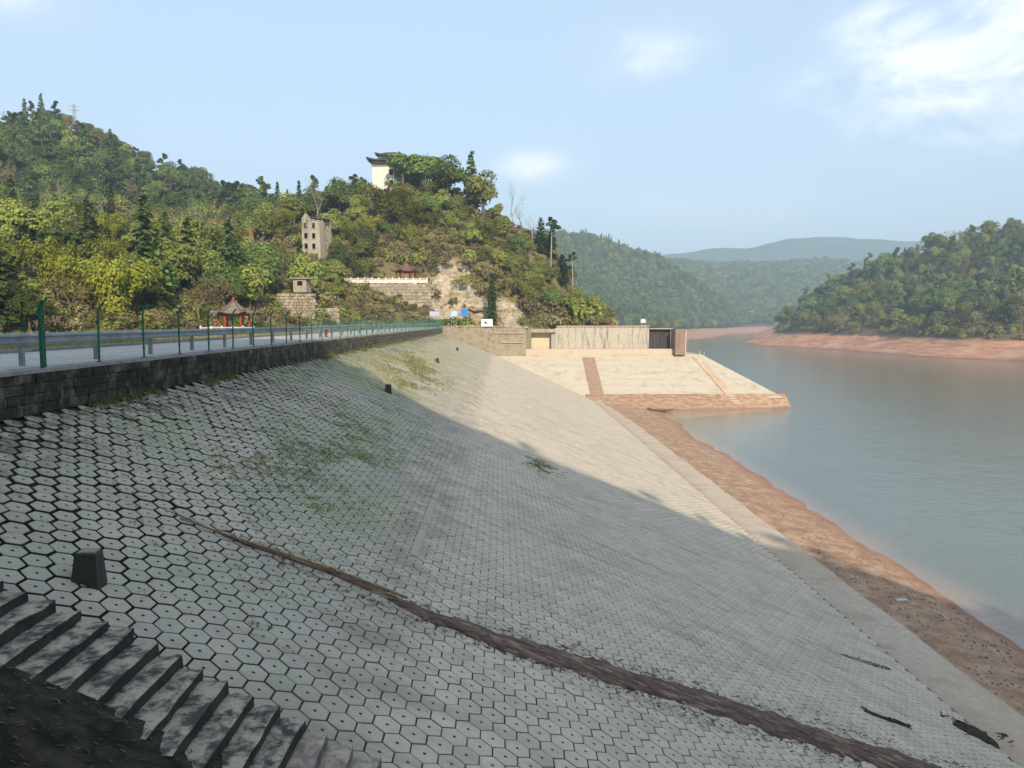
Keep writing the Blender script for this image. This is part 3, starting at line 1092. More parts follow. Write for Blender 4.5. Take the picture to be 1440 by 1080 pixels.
def spillway():
    root = empty('spillway_wall', (20, 172, -4.8))
    tag(root, 'long streaked concrete spillway wall with square opening at its end', 'wall')
    px, py, pz = 20, 172, -4.8
    L = lambda x, y, z: (x - px, y - py, z - pz)
    b = MB(); b.box(L(22.8, 172.6, -2.45), (21.0, 1.0, 4.7)); b.build('wall_panel', M['stained'], root)
    b = MB()
    for k in range(9):
        b.box(L(13.6 + k * 2.32, 172.09, -2.4), (0.06, 0.03, 4.5))
    b.build('joint_rib', M['stained'], root)
    # crumbling row of vents under the cap
    b = MB()
    rr = random.Random(4)
    x = 12.9
    while x < 33.0:
        w = rr.uniform(0.35, 0.6)
        b.box(L(x, 172.5, 0.02 + rr.uniform(-.02, .02)), (w * 0.55, 0.9, 0.34))
        x += w
    b.build('baluster', M['stained'], root)
    b = MB(); b.box(L(22.9, 172.55, 0.27), (21.0, 1.15, 0.15)); b.build('cap', M['ledge'], root)
    # opening
    b = MB(); b.box(L(6.05, 171.6, -2.8), (1.5, 2.6, 5.2)); b.build('pier', M['olive_wall'], root)
    b = MB(); b.box(L(9.5, 171.4, -0.75), (5.6, 1.6, 0.75)); b.build('lintel', M['old_conc'], root)
    b = MB(); b.box(L(9.5, 173.2, -3.0), (5.6, 0.5, 4.2)); b.build('back_wall', M['sand_wall'], root)
    b = MB(); b.box(L(11.8, 172.2, -3.0), (1.0, 1.6, 4.0)); b.build('pier', M['old_conc'], root)
    # dark bay with stop logs and the end pier
    b = MB()
    for k in range(6):
        b.box(L(33.9 + k * 0.80, 173.0, -2.6), (0.76, 0.3, 4.4))
    b.build('gate_board', M['dark_conc'], root)
    b = MB(); b.box(L(36.0, 172.5, -0.32), (5.2, 1.6, 0.24)); b.build('beam', M['old_conc'], root)
    b = MB(); b.box(L(39.5, 170.6, -3.2), (2.2, 4.4, 5.7)); b.build('end_pier', mat_concrete('rust brown concrete', (0.27, 0.19, 0.15), (0.12, 0.09, 0.08), 0.7, 1.2, True), root)
    b = MB(); b.box(L(40.75, 170.7, -3.3), (0.28, 4.0, 5.2)); b.build('guide_rail', M['ledge'], root)
    return root


spillway()

# white board above the far wall, slim rods on the platform
def signboard(name, x, y, z0, w, h, post, mat, label, cat, emblem=False, two=True):
    root = empty(name, (x, y, z0))
    tag(root, label, cat)
    b = MB()
    for s in ((-1, 1) if two else (0,)):
        b.box((s * w * 0.4, 0.06, (post + h * .5) / 2), (0.08, 0.06, post + h * .5))
    for k in range(2 if two else 1):
        pass
    b2 = MB()
    xs = (-1, 1) if two else (0,)
    pm = MB(); pm.box((0, 0.06, (post + h * .5) / 2), (0.08, 0.06, post + h * .5)); pme = pm.mesh('post', M['steel'])
    for s in xs:
        o = bpy.data.objects.new('post', pme); o.location = (s * w * 0.4, 0, 0); link(o, root)
    b2.box((0, 0, post + h / 2), (w, 0.06, h)); b2.build('board', mat, root)
    fr = MB()
    for s in (-1, 1):
        fr.box((0, -0.01, post + h / 2 + s * (h / 2 + 0.03)), (w + 0.12, 0.09, 0.06))
        fr.box((s * (w / 2 + 0.03), -0.01, post + h / 2), (0.06, 0.09, h - 0.002))
    fr.build('frame', M['steel'] if mat is not M['white_clean'] else M['white'], root)
    if emblem:
        e = MB()
        e.tube([(-w * 0.14, -0.05, post + h * 0.52), (-w * 0.14, -0.034, post + h * 0.52)], h * 0.16, 12)
        e.tube([(w * 0.0, -0.05, post + h * 0.45), (w * 0.0, -0.034, post + h * 0.45)], h * 0.10, 10)
        e.build('emblem', M['black'], root)
    return root


signboard('white_sign', -3.0, 169.0, 0.0, 2.4, 1.5, 0.25, M['white_clean'], 'white board with small dark emblem standing on the masonry wall', 'sign', True)
signboard('notice_board', -14.7, 172.0, 0.0, 2.1, 1.0, 2.5, M['grey_blue'], 'grey blue notice board at the far end of road', 'sign')
signboard('notice_board', -10.4, 172.5, 0.0, 1.3, 1.1, 2.5, M['pale_blue'], 'pale blue notice board in front of the yellow green bush', 'sign')
signboard('notice_board', -8.1, 173.0, 0.0, 1.6, 1.7, 2.5, M['blue'], 'bright blue notice board beside the yellow green bush', 'sign')
signboard('white_sign', 32.0, 172.6, 0.34, 0.95, 0.65, 0.75, M['white_clean'], 'small white sign on posts above the end of streaked wall', 'sign')
for x, y, h, nm in ((45.3, 170.3, 1.4, 'short pale rod standing at platform edge, taller of the two'), (44.2, 169.9, 0.8, 'short pale rod standing at platform edge, shorter of the two')):
    b = MB(); b.tube([(0, 0, 0), (0, 0, h)], 0.06, 8); b.box((0, 0, 0.03), (0.25, 0.25, 0.06))
    o = b.build('marker_rod', M['white'])
    o.location = (x, y, -6.0 if x < 44.6 else -6.8)
    tag(o, nm, 'rod')

# ------------------------------------------------------------------ parapet wall along the crest
def parapet():
    root = empty('parapet_wall', (CREST_X - 0.3, 86, WALL_FOOT))
    tag(root, 'long mossy stone block wall between dam road and paved slope', 'wall')
    bx, by, bz = CREST_X - 0.3, 86, WALL_FOOT
    y0, y1 = 6.0, 169.3
    b = MB(); b.box((-0.0, (y0 + y1) / 2 - by, 0.46), (0.46, y1 - y0, 1.36)); b.build('core', M['joint'], root)
    cm = MB(); cm.box((0, 0, 0), (0.62, 2.46, 0.10), taper=0.97); cme = cm.mesh('coping_stone', M['cope'])
    y = y0
    while y < y1 - 1:
        o = bpy.data.objects.new('coping_stone', cme)
        o.location = (0.0 + rnd.uniform(-.012, .012), y + 1.25 - by, 1.18 + rnd.uniform(-.008, .008))
        o.rotation_euler = (rnd.uniform(-.004, .004), 0, rnd.uniform(-.004, .004))
        link(o, root); y += 2.5
    meshes = []
    for k in range(6):
        rr = random.Random(k)
        bm = bmesh.new()
        bmesh.ops.create_cube(bm, size=1)
        for v in bm.verts:
            v.co += Vector((rr.uniform(-.06, .06), rr.uniform(-.03, .03), rr.uniform(-.05, .05)))
        bmesh.ops.bevel(bm, geom=[e for e in bm.edges if all(v.co.x > 0 for v in e.verts)], offset=0.06, segments=1, affect='EDGES')
        me = bpy.data.meshes.new('stone_block'); bm.to_mesh(me); bm.free()
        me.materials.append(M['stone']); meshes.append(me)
    recs = []
    heights = [0.30, 0.27, 0.29, 0.26]
    z = 0.0
    for c, h in enumerate(heights):
        y = y0 - rnd.uniform(0, .5)
        while y < y1 - 0.5:
            w = rnd.uniform(0.45, 1.05)
            recs.append((y + w / 2, z + h / 2, w - 0.018, h - 0.018, rnd.randrange(6), rnd.uniform(-.02, .03)))
            y += w
        z += h
    vis = sorted([r for r in recs if r[0] > 19.0], key=lambda r: r[0])
    solo = vis[:296]
    rest = vis[296:] + [r for r in recs if r[0] <= 19.0]
    for yy, zz, w, h, m, dx in solo:
        o = bpy.data.objects.new('stone_block', meshes[m])
        o.location = (0.24 + dx, yy - by, zz); o.scale = (0.12, w, h)
        link(o, root)
    V, F = [], []
    cube_v = np.array([(x, y, z) for x in (-.5, .5) for y in (-.5, .5) for z in (-.5, .5)])
    cube_f = np.array([(0, 1, 3, 2), (4, 6, 7, 5), (0, 4, 5, 1), (2, 3, 7, 6), (0, 2, 6, 4), (1, 5, 7, 3)])
    for i, (yy, zz, w, h, m, dx) in enumerate(rest):
        V.append(cube_v * (0.12, w, h) + (0.24 + dx, yy - by, zz)); F.append(cube_f + i * 8)
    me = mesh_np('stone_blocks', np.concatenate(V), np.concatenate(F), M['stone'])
    tag(link(bpy.data.objects.new('stone_blocks', me), root), kind='stuff')


parapet()

# ------------------------------------------------------------------ guardrail and fence on the crest
def guardrail():
    gx = -13.78
    root = empty('guardrail', (gx, 90, 0))
    tag(root, 'long grey steel guardrail with corrugated beam along dam road', 'guardrail')
    prof = [(0.0, 0.155), (0.05, 0.145), (0.078, 0.10), (0.078, 0.06), (0.03, 0.025), (0.03, -0.025), (0.078, -0.06), (0.078, -0.10), (0.05, -0.145), (0.0, -0.155)]
    poly = [(x * 1.0, z) for x, z in prof] + [(x - 0.014, z * 0.985) for x, z in prof[::-1]]
    zc = 0.80
    m = MB()
    m.prism([(u, v * 1.05) for u, v in poly], lambda u, v: (u, -2.02, v), lambda u, v: (u, 2.02, v))
    rme = m.mesh('rail_beam', M['steel'])
    pm = MB()
    pm.box((-0.09, 0, 0.44), (0.13, 0.012, 0.88)); pm.box((-0.03, 0.05, 0.44), (0.012, 0.11, 0.88)); pm.box((-0.15, 0.05, 0.44), (0.012, 0.11, 0.88))
    pm.box((0.0, 0.03, 0.80), (0.05, 0.14, 0.20)); pm.tube([(0.03, 0, 0.80), (0.095, 0, 0.80)], 0.018, 6)
    pme = pm.mesh('rail_post', M['steel'])
    for k in range(39):
        y = 14.2 + k * 4.1
        o = bpy.data.objects.new('rail_post', pme); o.location = (0, y - 90, 0); link(o, root)
        o = bpy.data.objects.new('rail_beam', rme); o.location = (0.07 + 0.002 * (k % 2), y + 2.05 - 90, zc); o.scale = (1, 1.02, 1); link(o, root)


guardrail()


def fence():
    fx = -13.02
    root = empty('mesh_fence', (fx, 90, 0))
    tag(root, 'green wire mesh fence with bent topped posts along the wall top', 'fence')
    pm = MB()
    pm.tube([(0, 0, -0.02), (0, 0, 1.55), (0.02, 0, 1.68), (0.10, 0, 1.82), (0.20, 0, 1.90)], 0.034, 7)
    pm.box((0, 0, 0.0), (0.14, 0.14, 0.02))
    for z in (0.35, 0.8, 1.25): pm.box((0.0, 0, z), (0.10, 0.05, 0.03))
    pme = pm.mesh('fence_post', M['green'])
    gm = MB()
    gm.tube([(0, 0, -0.02), (0, 0, 1.62), (0.02, 0, 1.76), (0.10, 0, 1.9)], 0.06, 8)
    gm.box((0, 0.16, 0.9), (0.05, 0.05, 1.8))
    for z in (0.15, 0.6, 1.05, 1.5): gm.box((0, 0.08, z), (0.05, 0.2, 0.04))
    gm.tube([(0, 0.16, 1.75), (0.02, 0.16, 1.85), (0.14, 0.16, 1.98)], 0.03, 6)
    gme = gm.mesh('gate_post', M['green'])
    w = MB()
    n = 44
    for k in range(1, n):
        w.tube([(0, 3.1 * k / n, 0.06), (0, 3.1 * k / n, 1.52)], 0.0017, 3, cap=False)
    for z in np.linspace(0.06, 1.52, 9):
        w.tube([(0.006, 0.02, z), (0.006, 3.08, z)], 0.0026, 3, cap=False)
    wme = w.mesh('mesh_panel', M['wire'])
    y = 9.5
    for k in range(52):
        yk = 9.48 + 3.125 * k
        if yk > 168.5: break
        nm = 'gate_post' if k == 4 else 'fence_post'
        o = bpy.data.objects.new(nm, gme if k == 4 else pme); o.location = (rnd.uniform(-.01, .01), yk - 90, 0.0); o.rotation_euler = (rnd.uniform(-.008, .008), rnd.uniform(-.008, .008), rnd.uniform(-.15, .15)); link(o, root)
        o = bpy.data.objects.new('mesh_panel', wme); o.location = (0.0, yk - 90, 0); link(o, root)


fence()

# ------------------------------------------------------------------ trees: one prototype mesh of each sort, then copies
def leaf_mesh(name, C, N, size, mat, rs, aspect=1.0, droop=None):
    """one quad per leaf clump at C, facing N; sizes vary"""
    n = len(C)
    N = N / (np.linalg.norm(N, axis=1, keepdims=True) + 1e-9)
    T = rs.normal(size=(n, 3))
    if droop is not None: T = droop + rs.normal(size=(n, 3)) * 0.35
    T = T - N * (T * N).sum(1, keepdims=True)
    T /= np.linalg.norm(T, axis=1, keepdims=True) + 1e-9
    B = np.cross(N, T)
    sz = size * (0.55 + 0.9 * rs.rand(n))[:, None]
    a, b = T * sz * aspect * 0.5, B * sz * 0.5
    V = np.stack([C - a, C + b + N * sz * 0.12, C + a, C - b + N * sz * 0.12], 1).reshape(-1, 3)
    F = np.arange(n * 4).reshape(n, 4)
    return mesh_np(name, V, F, mat)


def sphere_pts(rs, n):
    v = rs.normal(size=(n, 3))
    return v / np.linalg.norm(v, axis=1, keepdims=True)


def crown_lobes(rs, h0, h1, rad, lobes, per, flat=0.8):
    """leaf positions on a cluster of uneven lobes between heights h0 and h1"""
    C, N = [], []
    cz, hz = (h0 + h1) / 2, (h1 - h0) / 2
    for k in range(lobes):
        d = sphere_pts(rs, 1)[0]
        q = rs.rand() ** 0.4 * 0.72
        c = np.array([d[0] * rad * q, d[1] * rad * q, cz + d[2] * hz * q])
        lr = rad * (0.30 + 0.28 * rs.rand())
        p = sphere_pts(rs, per)
        p[:, 2] = np.where(p[:, 2] < -0.45, -p[:, 2], p[:, 2])
        rr = lr * (0.62 + 0.45 * rs.rand(per))[:, None]
        C.append(c + p * rr * np.array([1, 1, flat])); N.append(p + rs.normal(size=(per, 3)) * 0.28 + np.array([0, 0, 0.2]))
    return np.concatenate(C), np.concatenate(N)


def trunk_mesh(rs, name, h, r, mat, limbs=4, spread=1.5, lean=0.3):
    m = MB()
    top = Vector((rs.normal() * lean, rs.normal() * lean, h))
    m.tube([(0, 0, -0.6), (0, 0, 0), Vector((0, 0, 0)).lerp(top, .5) + Vector((rs.normal() * .1, rs.normal() * .1, 0)), top], [r * 1.3, r, r * .75, r * .3], 6)
    for k in range(limbs):
        t = 0.45 + 0.45 * rs.rand()
        a = rs.rand() * 6.28
        p0 = Vector((0, 0, 0)).lerp(top, t)
        p1 = p0 + Vector((math.cos(a) * spread * .5, math.sin(a) * spread * .5, spread * .35))
        p2 = p0 + Vector((math.cos(a) * spread, math.sin(a) * spread, spread * .9))
        m.tube([p0, p1, p2], [r * .45, r * .3, r * .1], 5)
    return m.mesh(name, mat, True)


def proto_broad(seed, h, rad, leafmat, lobes=13, per=120, size=0.62, low=0.18):
    rs = np.random.RandomState(seed)
    C, N = crown_lobes(rs, h * low, h * 0.97, rad, lobes, per)
    return (trunk_mesh(rs, 'trunk', h * .72, .2 + h * .012, M['bark'], 5, rad * .6), leaf_mesh('crown', C, N, size, leafmat, rs))


def proto_bamboo(seed, h, rad, stems=16):
    rs = np.random.RandomState(seed)
    m = MB(); C, N, D = [], [], []
    for k in range(stems):
        a = rs.rand() * 6.28; r0 = rs.rand() * rad * .25; out = rad * (0.35 + 0.75 * rs.rand()); hh = h * (0.7 + 0.3 * rs.rand())
        pts = []
        for t in np.linspace(0, 1, 7):
            rr = r0 + out * t ** 2.4
            pts.append(Vector((math.cos(a) * rr, math.sin(a) * rr, hh * (t - 0.16 * t ** 4))))
        m.tube(pts, [.05, .05, .045, .04, .03, .02, .01], 4, cap=False)
        nl = 400
        t = 0.22 + 0.78 * rs.rand(nl)
        base = np.array([np.array(pts[min(5, int(x * 6))].lerp(pts[min(6, int(x * 6) + 1)], x * 6 - int(min(x * 6, 5.999)))) for x in t])
        spread = rad * 0.30 * (0.5 + t * (1.15 - t))[:, None]
        off = sphere_pts(rs, nl) * spread * (rs.rand(nl, 1) ** .5)
        C.append(base + off); N.append(off + rs.normal(size=(nl, 3)) * .25 + np.array([math.cos(a) * .4, math.sin(a) * .4, .5]))
        D.append(np.tile(np.array([math.cos(a), math.sin(a), -0.7]), (nl, 1)))
    return (m.mesh('stems', M['bark'], True), leaf_mesh('crown', np.concatenate(C), np.concatenate(N), .21, M['leaf_bamboo'], rs, 2.2, np.concatenate(D)))


def proto_conifer(seed, h, rad, mat, layers=20, pw=1.0, size=.55, z0=.1, irregular=.25):
    rs = np.random.RandomState(seed)
    C, N, D = [], [], []
    for k in range(layers):
        t = k / (layers - 1)
        z = h * (z0 + (1 - z0) * t)
        r = rad * (1 - t) ** pw * (1 + rs.uniform(-irregular, irregular)) + .12
        br = max(4, int(11 * (1 - t) + 4))
        for a in rs.rand(br) * 6.28:
            L = r * (0.7 + .4 * rs.rand())
            n = max(3, int(L / .22))
            u = (rs.rand(n) ** .6)
            x = u * L
            P = np.stack([np.cos(a) * x, np.sin(a) * x, z - x * .28 + rs.normal(size=n) * .08], 1) + rs.normal(size=(n, 3)) * .12
            C.append(P); N.append(np.tile([np.cos(a) * .35, np.sin(a) * .35, .85], (n, 1)) + rs.normal(size=(n, 3)) * .35)
            D.append(np.tile([np.cos(a), np.sin(a), -.35], (n, 1)))
    tm = MB(); tm.tube([(0, 0, -.6), (0, 0, h * .5), (0, 0, h * .98)], [.2 + h * .008, .13, .03], 6)
    return (tm.mesh('trunk', M['bark'], True), leaf_mesh('crown', np.concatenate(C), np.concatenate(N), size, mat, rs, 1.5, np.concatenate(D)))


def proto_pine(seed, h, rad, pale=False, start=.45, plates=9):
    rs = np.random.RandomState(seed)
    m = MB()
    lean = rs.normal() * .3
    m.tube([(0, 0, -.6), (lean * .3, 0, h * .5), (lean, 0, h * .97)], [.17 + h * .006, .15, .04], 6)
    C, N = [], []
    for k in range(plates):
        t = start + (1 - start) * (k + .5) / plates
        a = rs.rand() * 6.28; L = rad * (1.05 - .75 * (t - start) / (1 - start)) * (.6 + .5 * rs.rand())
        tip = np.array([lean * t + math.cos(a) * L * .6, math.sin(a) * L * .6, h * t + .3])
        m.tube([(lean * t, 0, h * t - .3), tuple(tip)], [.06, .02], 4)
        n = 75
        p = sphere_pts(rs, n) * np.array([L * .62, L * .62, .42]) * (rs.rand(n, 1) ** .4)
        C.append(tip + p); N.append(p * np.array([.4, .4, 1]) + rs.normal(size=(n, 3)) * .35 + np.array([0, 0, .6]))
    return (m.mesh('trunk', M['bark_pale'] if pale else M['bark'], True), leaf_mesh('crown', np.concatenate(C), np.concatenate(N), .55, M['leaf_pine'], rs))


def proto_bare(seed, h, rad, mat, leaves=0, leafmat=None):
    rs = np.random.RandomState(seed)
    m = MB(); tips = []

    def grow(p, d, L, r, lev):
        q = p + d * L
        m.tube([p, p.lerp(q, .5) + Vector(rs.normal(size=3)) * L * .05, q], [r, r * .8, r * .55], 5 if lev < 2 else 3, cap=False)
        if lev >= 4 or L < .25:
            tips.append(q); return
        for k in range(3 if lev < 3 else 2):
            v = Vector(rs.normal(size=3)) * .52
            nd = (d + v + Vector((0, 0, .12))).normalized()
            grow(p.lerp(q, .55 + .45 * rs.rand()), nd, L * (.58 + .25 * rs.rand()), r * .5, lev + 1)
    grow(Vector((0, 0, -.3)), Vector((0, 0, 1)), h * .42, .05 + h * .010, 0)
    tm = m.mesh('branches', mat, True)
    T = np.array(tips)
    C = np.repeat(T, max(1, leaves), 0); C = C + rs.normal(size=C.shape) * .35
    return (tm, leaf_mesh('crown', C, rs.normal(size=C.shape) + np.array([0, 0, .4]), .34 if leaves else .16, leafmat or M['leaf_brown'], rs))


def proto_shrub(seed, rad, h, mat, n=300, size=.38):
    rs = np.random.RandomState(seed)
    C, N = crown_lobes(rs, -.1, h, rad, 7, n // 7, .75)
    m = MB()
    for k in range(6):
        a = rs.rand() * 6.28
        m.tube([(0, 0, -.3), (math.cos(a) * rad * .4, math.sin(a) * rad * .4, h * .7)], [.04, .015], 4)
    return (m.mesh('stems', M['twig'], True), leaf_mesh('crown', C, N, size, mat, rs))


PR = {
    'broad_dark': [proto_broad(11, 9, 4.1, M['leaf_dark'], 17, 260, .40), proto_broad(12, 10, 3.8, M['leaf_dark'], 16, 260, .40), proto_broad(13, 7.5, 3.9, M['leaf_dark'], 14, 260, .40)],
    'broad_olive': [proto_broad(21, 8, 3.6, M['leaf_mid'], 15, 220, .38), proto_broad(22, 9, 3.4, M['leaf_mid'], 15, 220, .38), proto_broad(23, 6.5, 3.5, M['leaf_mid'], 14, 210, .38)],
    'bamboo': [proto_bamboo(31, 10, 4.2), proto_bamboo(32, 9, 4.6)],
    'conifer': [proto_conifer(41, 11, 2.7, M['leaf_conifer']), proto_conifer(42, 10, 3.1, M['leaf_conifer'], 18), proto_conifer(43, 12, 2.4, M['leaf_conifer'], 22, .9)],
    'pine': [proto_pine(51, 11, 3.3), proto_pine(52, 10, 3.0, False, .35, 11)],
    'tall_pine': [proto_pine(55, 14, 2.6, True, .82, 4), proto_pine(56, 13, 2.2, True, .85, 3)],
    'bare': [proto_bare(61, 9, 3, M['bark_pale']), proto_bare(62, 8, 3, M['twig']), proto_bare(63, 10, 3, M['bark_pale'])],
    'brown': [proto_bare(71, 8, 3, M['twig'], 5, M['leaf_brown']), proto_bare(72, 7, 3, M['twig'], 6, M['leaf_brown'])],
    'shrub': [proto_shrub(81, 2.2, 2.4, M['leaf_shrub']), proto_shrub(82, 2.6, 2.0, M['leaf_shrub'])],
    'shrub_brown': [proto_shrub(85, 2.2, 2.0, M['leaf_brown']), proto_shrub(86, 2.5, 2.4, M['leaf_brown'])],
    'shrub_bright': [proto_shrub(88, 2.0, 1.8, M['leaf_bright'], 360, .34)],
    'cypress': [proto_conifer(91, 10, 1.05, M['leaf_cypress'], 46, .42, .34, .02, .12)],
}
NAMES = {'broad_dark': 'evergreen_tree', 'broad_olive': 'broadleaf_tree', 'bamboo': 'bamboo_clump', 'conifer': 'conifer_tree', 'pine': 'pine_tree',
         'tall_pine': 'pine_tree', 'bare': 'bare_tree', 'brown': 'brown_tree', 'shrub': 'shrub', 'shrub_brown': 'dry_shrub', 'shrub_bright': 'garden_bush', 'cypress': 'cypress_tree'}
CATS = {'bamboo': 'bamboo', 'shrub': 'shrub', 'shrub_brown': 'shrub', 'shrub_bright': 'bush'}
trees = rnd.__class__(77)


def plant(kind, x, y, z, s, label, group=None, wide=1.0, var=None):
    tm, cm = PR[kind][trees.randrange(len(PR[kind])) if var is None else var]
    root = empty(NAMES[kind], (x, y, z), trees.uniform(0, 6.28))
    root.scale = (s * wide, s * wide, s)
    tag(root, label, CATS.get(kind, 'tree'), group)
    t = bpy.data.objects.new(tm.name.split('.')[0], tm); link(t, root)
    c = bpy.data.objects.new('crown', cm); link(c, root)
    return root


taken = []


def free(x, y, r):
    return all((x - a) ** 2 + (y - b_) ** 2 > (r + q) ** 2 * 0.36 for a, b_, q in taken)


def ztl(x, y):
    return float(z_left(np.array([x]), np.array([y]))[0])


# landmark trees, each with its own label                kind, x, y, scale, width, label
LAND = [
    ('bamboo', -60.5, 112, 1.0, 1.0, 'large yellow green bamboo clump on the lower left hillside, brightest of the slope'),
    ('broad_dark', -54.5, 90, .62, 1.0, 'small dark green tree behind the double green fence post'),
    ('bamboo', -92, 142, 1.2, 1.0, 'yellow bamboo clump at the left edge of the photo'),
    ('conifer', -60, 132, 1.35, 1.25, 'broad dark conifer in the middle of the left hillside'),
    ('conifer', -52, 150, 1.25, 1.2, 'tall dark conifer above the lower pavilion roof'),
    ('conifer', -56, 140, 1.1, 1.2, 'dark conifer left of the tall one above the lower pavilion'),
    ('broad_olive', -44.5, 138, 1.2, 1.1, 'dense olive tree just right of the lower pavilion'),
    ('broad_dark', -47.5, 134, 1.05, 1.0, 'dark green tree directly behind the lower pavilion roof'),
    ('bamboo', -56, 198, 1.1, 1.0, 'yellow green bamboo clump left of the grey ruined building'),
    ('bamboo', -31, 211, 1.35, 1.15, 'bamboo clump with long plumes below the white tower'),
    ('bamboo', -25, 209, 1.2, 1.0, 'bright bamboo clump on the knoll above the upper pavilion'),
    ('bamboo', -37, 204, .8, 1.0, 'bamboo clump on the knoll between ruin and tower'),
    ('broad_dark', -28.2, 229, 1.8, 1.05, 'great rounded dark green tree right beside the white tower'),
    ('broad_dark', -21.5, 230, 1.65, 1.05, 'great rounded dark green tree on the very top of knoll'),
    ('broad_dark', -15.5, 226, 1.5, 1.05, 'rounded green tree on the knoll right of the highest tree'),
    ('broad_dark', -20, 217, .85, 1.1, 'compact dark green tree below the crown of the knoll'),
    ('conifer', -8.5, 229, 1.35, 1.15, 'pointed dark cedar on the right shoulder of the knoll'),
    ('broad_olive', -5, 224, 1.65, 1.0, 'brown green tree on the right shoulder of the knoll'),
    ('bamboo', -3.5, 208, 1.05, .9, 'tall bamboo clump above the cypress tree'),
    ('broad_olive', -14, 212, 1.0, 1.0, 'olive tree on the steep knoll face above the cliff'),
    ('cypress', -2.0, 176.5, 1.33, .95, 'narrow dark cypress tree standing behind the white board'),
    ('cypress', 11.5, 221, .95, 1.7, 'columnar dark tree on the right end of knoll, leftmost of three'),
    ('cypress', 14.5, 221, .85, 1.7, 'columnar dark tree on the right end of knoll, middle of three'),
    ('cypress', 17.5, 219, .85, 1.9, 'columnar dark tree on the right end of knoll, rightmost of three'),
    ('tall_pine', 14.0, 216, 1.25, 1.0, 'tall slender pine with pale trunk and small crown on the knoll end'),
    ('tall_pine', 20.3, 217, .95, 1.1, 'slender pine with thin flat crown at the far right end of knoll'),
    ('bare', 6, 223, 1.25, .9, 'leafless whitish tree on the knoll skyline beside the columnar trees'),
    ('bare', 3, 224, 1.25, .9, 'leafless whitish tree on the knoll skyline nearest the cedar'),
    ('bare', 9, 222, 1.15, .9, 'leafless whitish tree in front of the columnar trees'),
    ('conifer', 24, 207, .8, 1.2, 'small dark conifer on the steep right flank of knoll'),
    ('bare', -132, 232, 1.6, 1.0, 'pale leafless tree with forked trunk high on left hillside'),
    ('bare', -126, 236, 1.5, 1.0, 'pale leafless tree right of the forked one on left hillside'),
    ('shrub_bright', -12.2, 174.5, 1.5, 1.3, 'large yellow green bush behind the blue notice boards'),
    ('shrub_bright', -8.0, 175.0, 1.15, 1.2, 'green bush touching the bright blue notice board'),
    ('shrub_bright', .3, 174.0, 1.0, 1.3, 'low bright green bush at the foot of the cypress'),
]
for kind, x, y, s, w, lab in LAND:
    plant(kind, x, y, ztl(x, y) - .15, s, lab, wide=w)
    taken.append((x, y, 2.5 * s))

BLOCK = [(-38, 112, 5), (-25, 187, 9), (-47.5, 194, 5.5), (-33, 236, 6), (-39.6, 152, 5)]


def in_view(x, y, z, mx=.70):
    a = x / max(y, 1)
    return abs(a) < mx


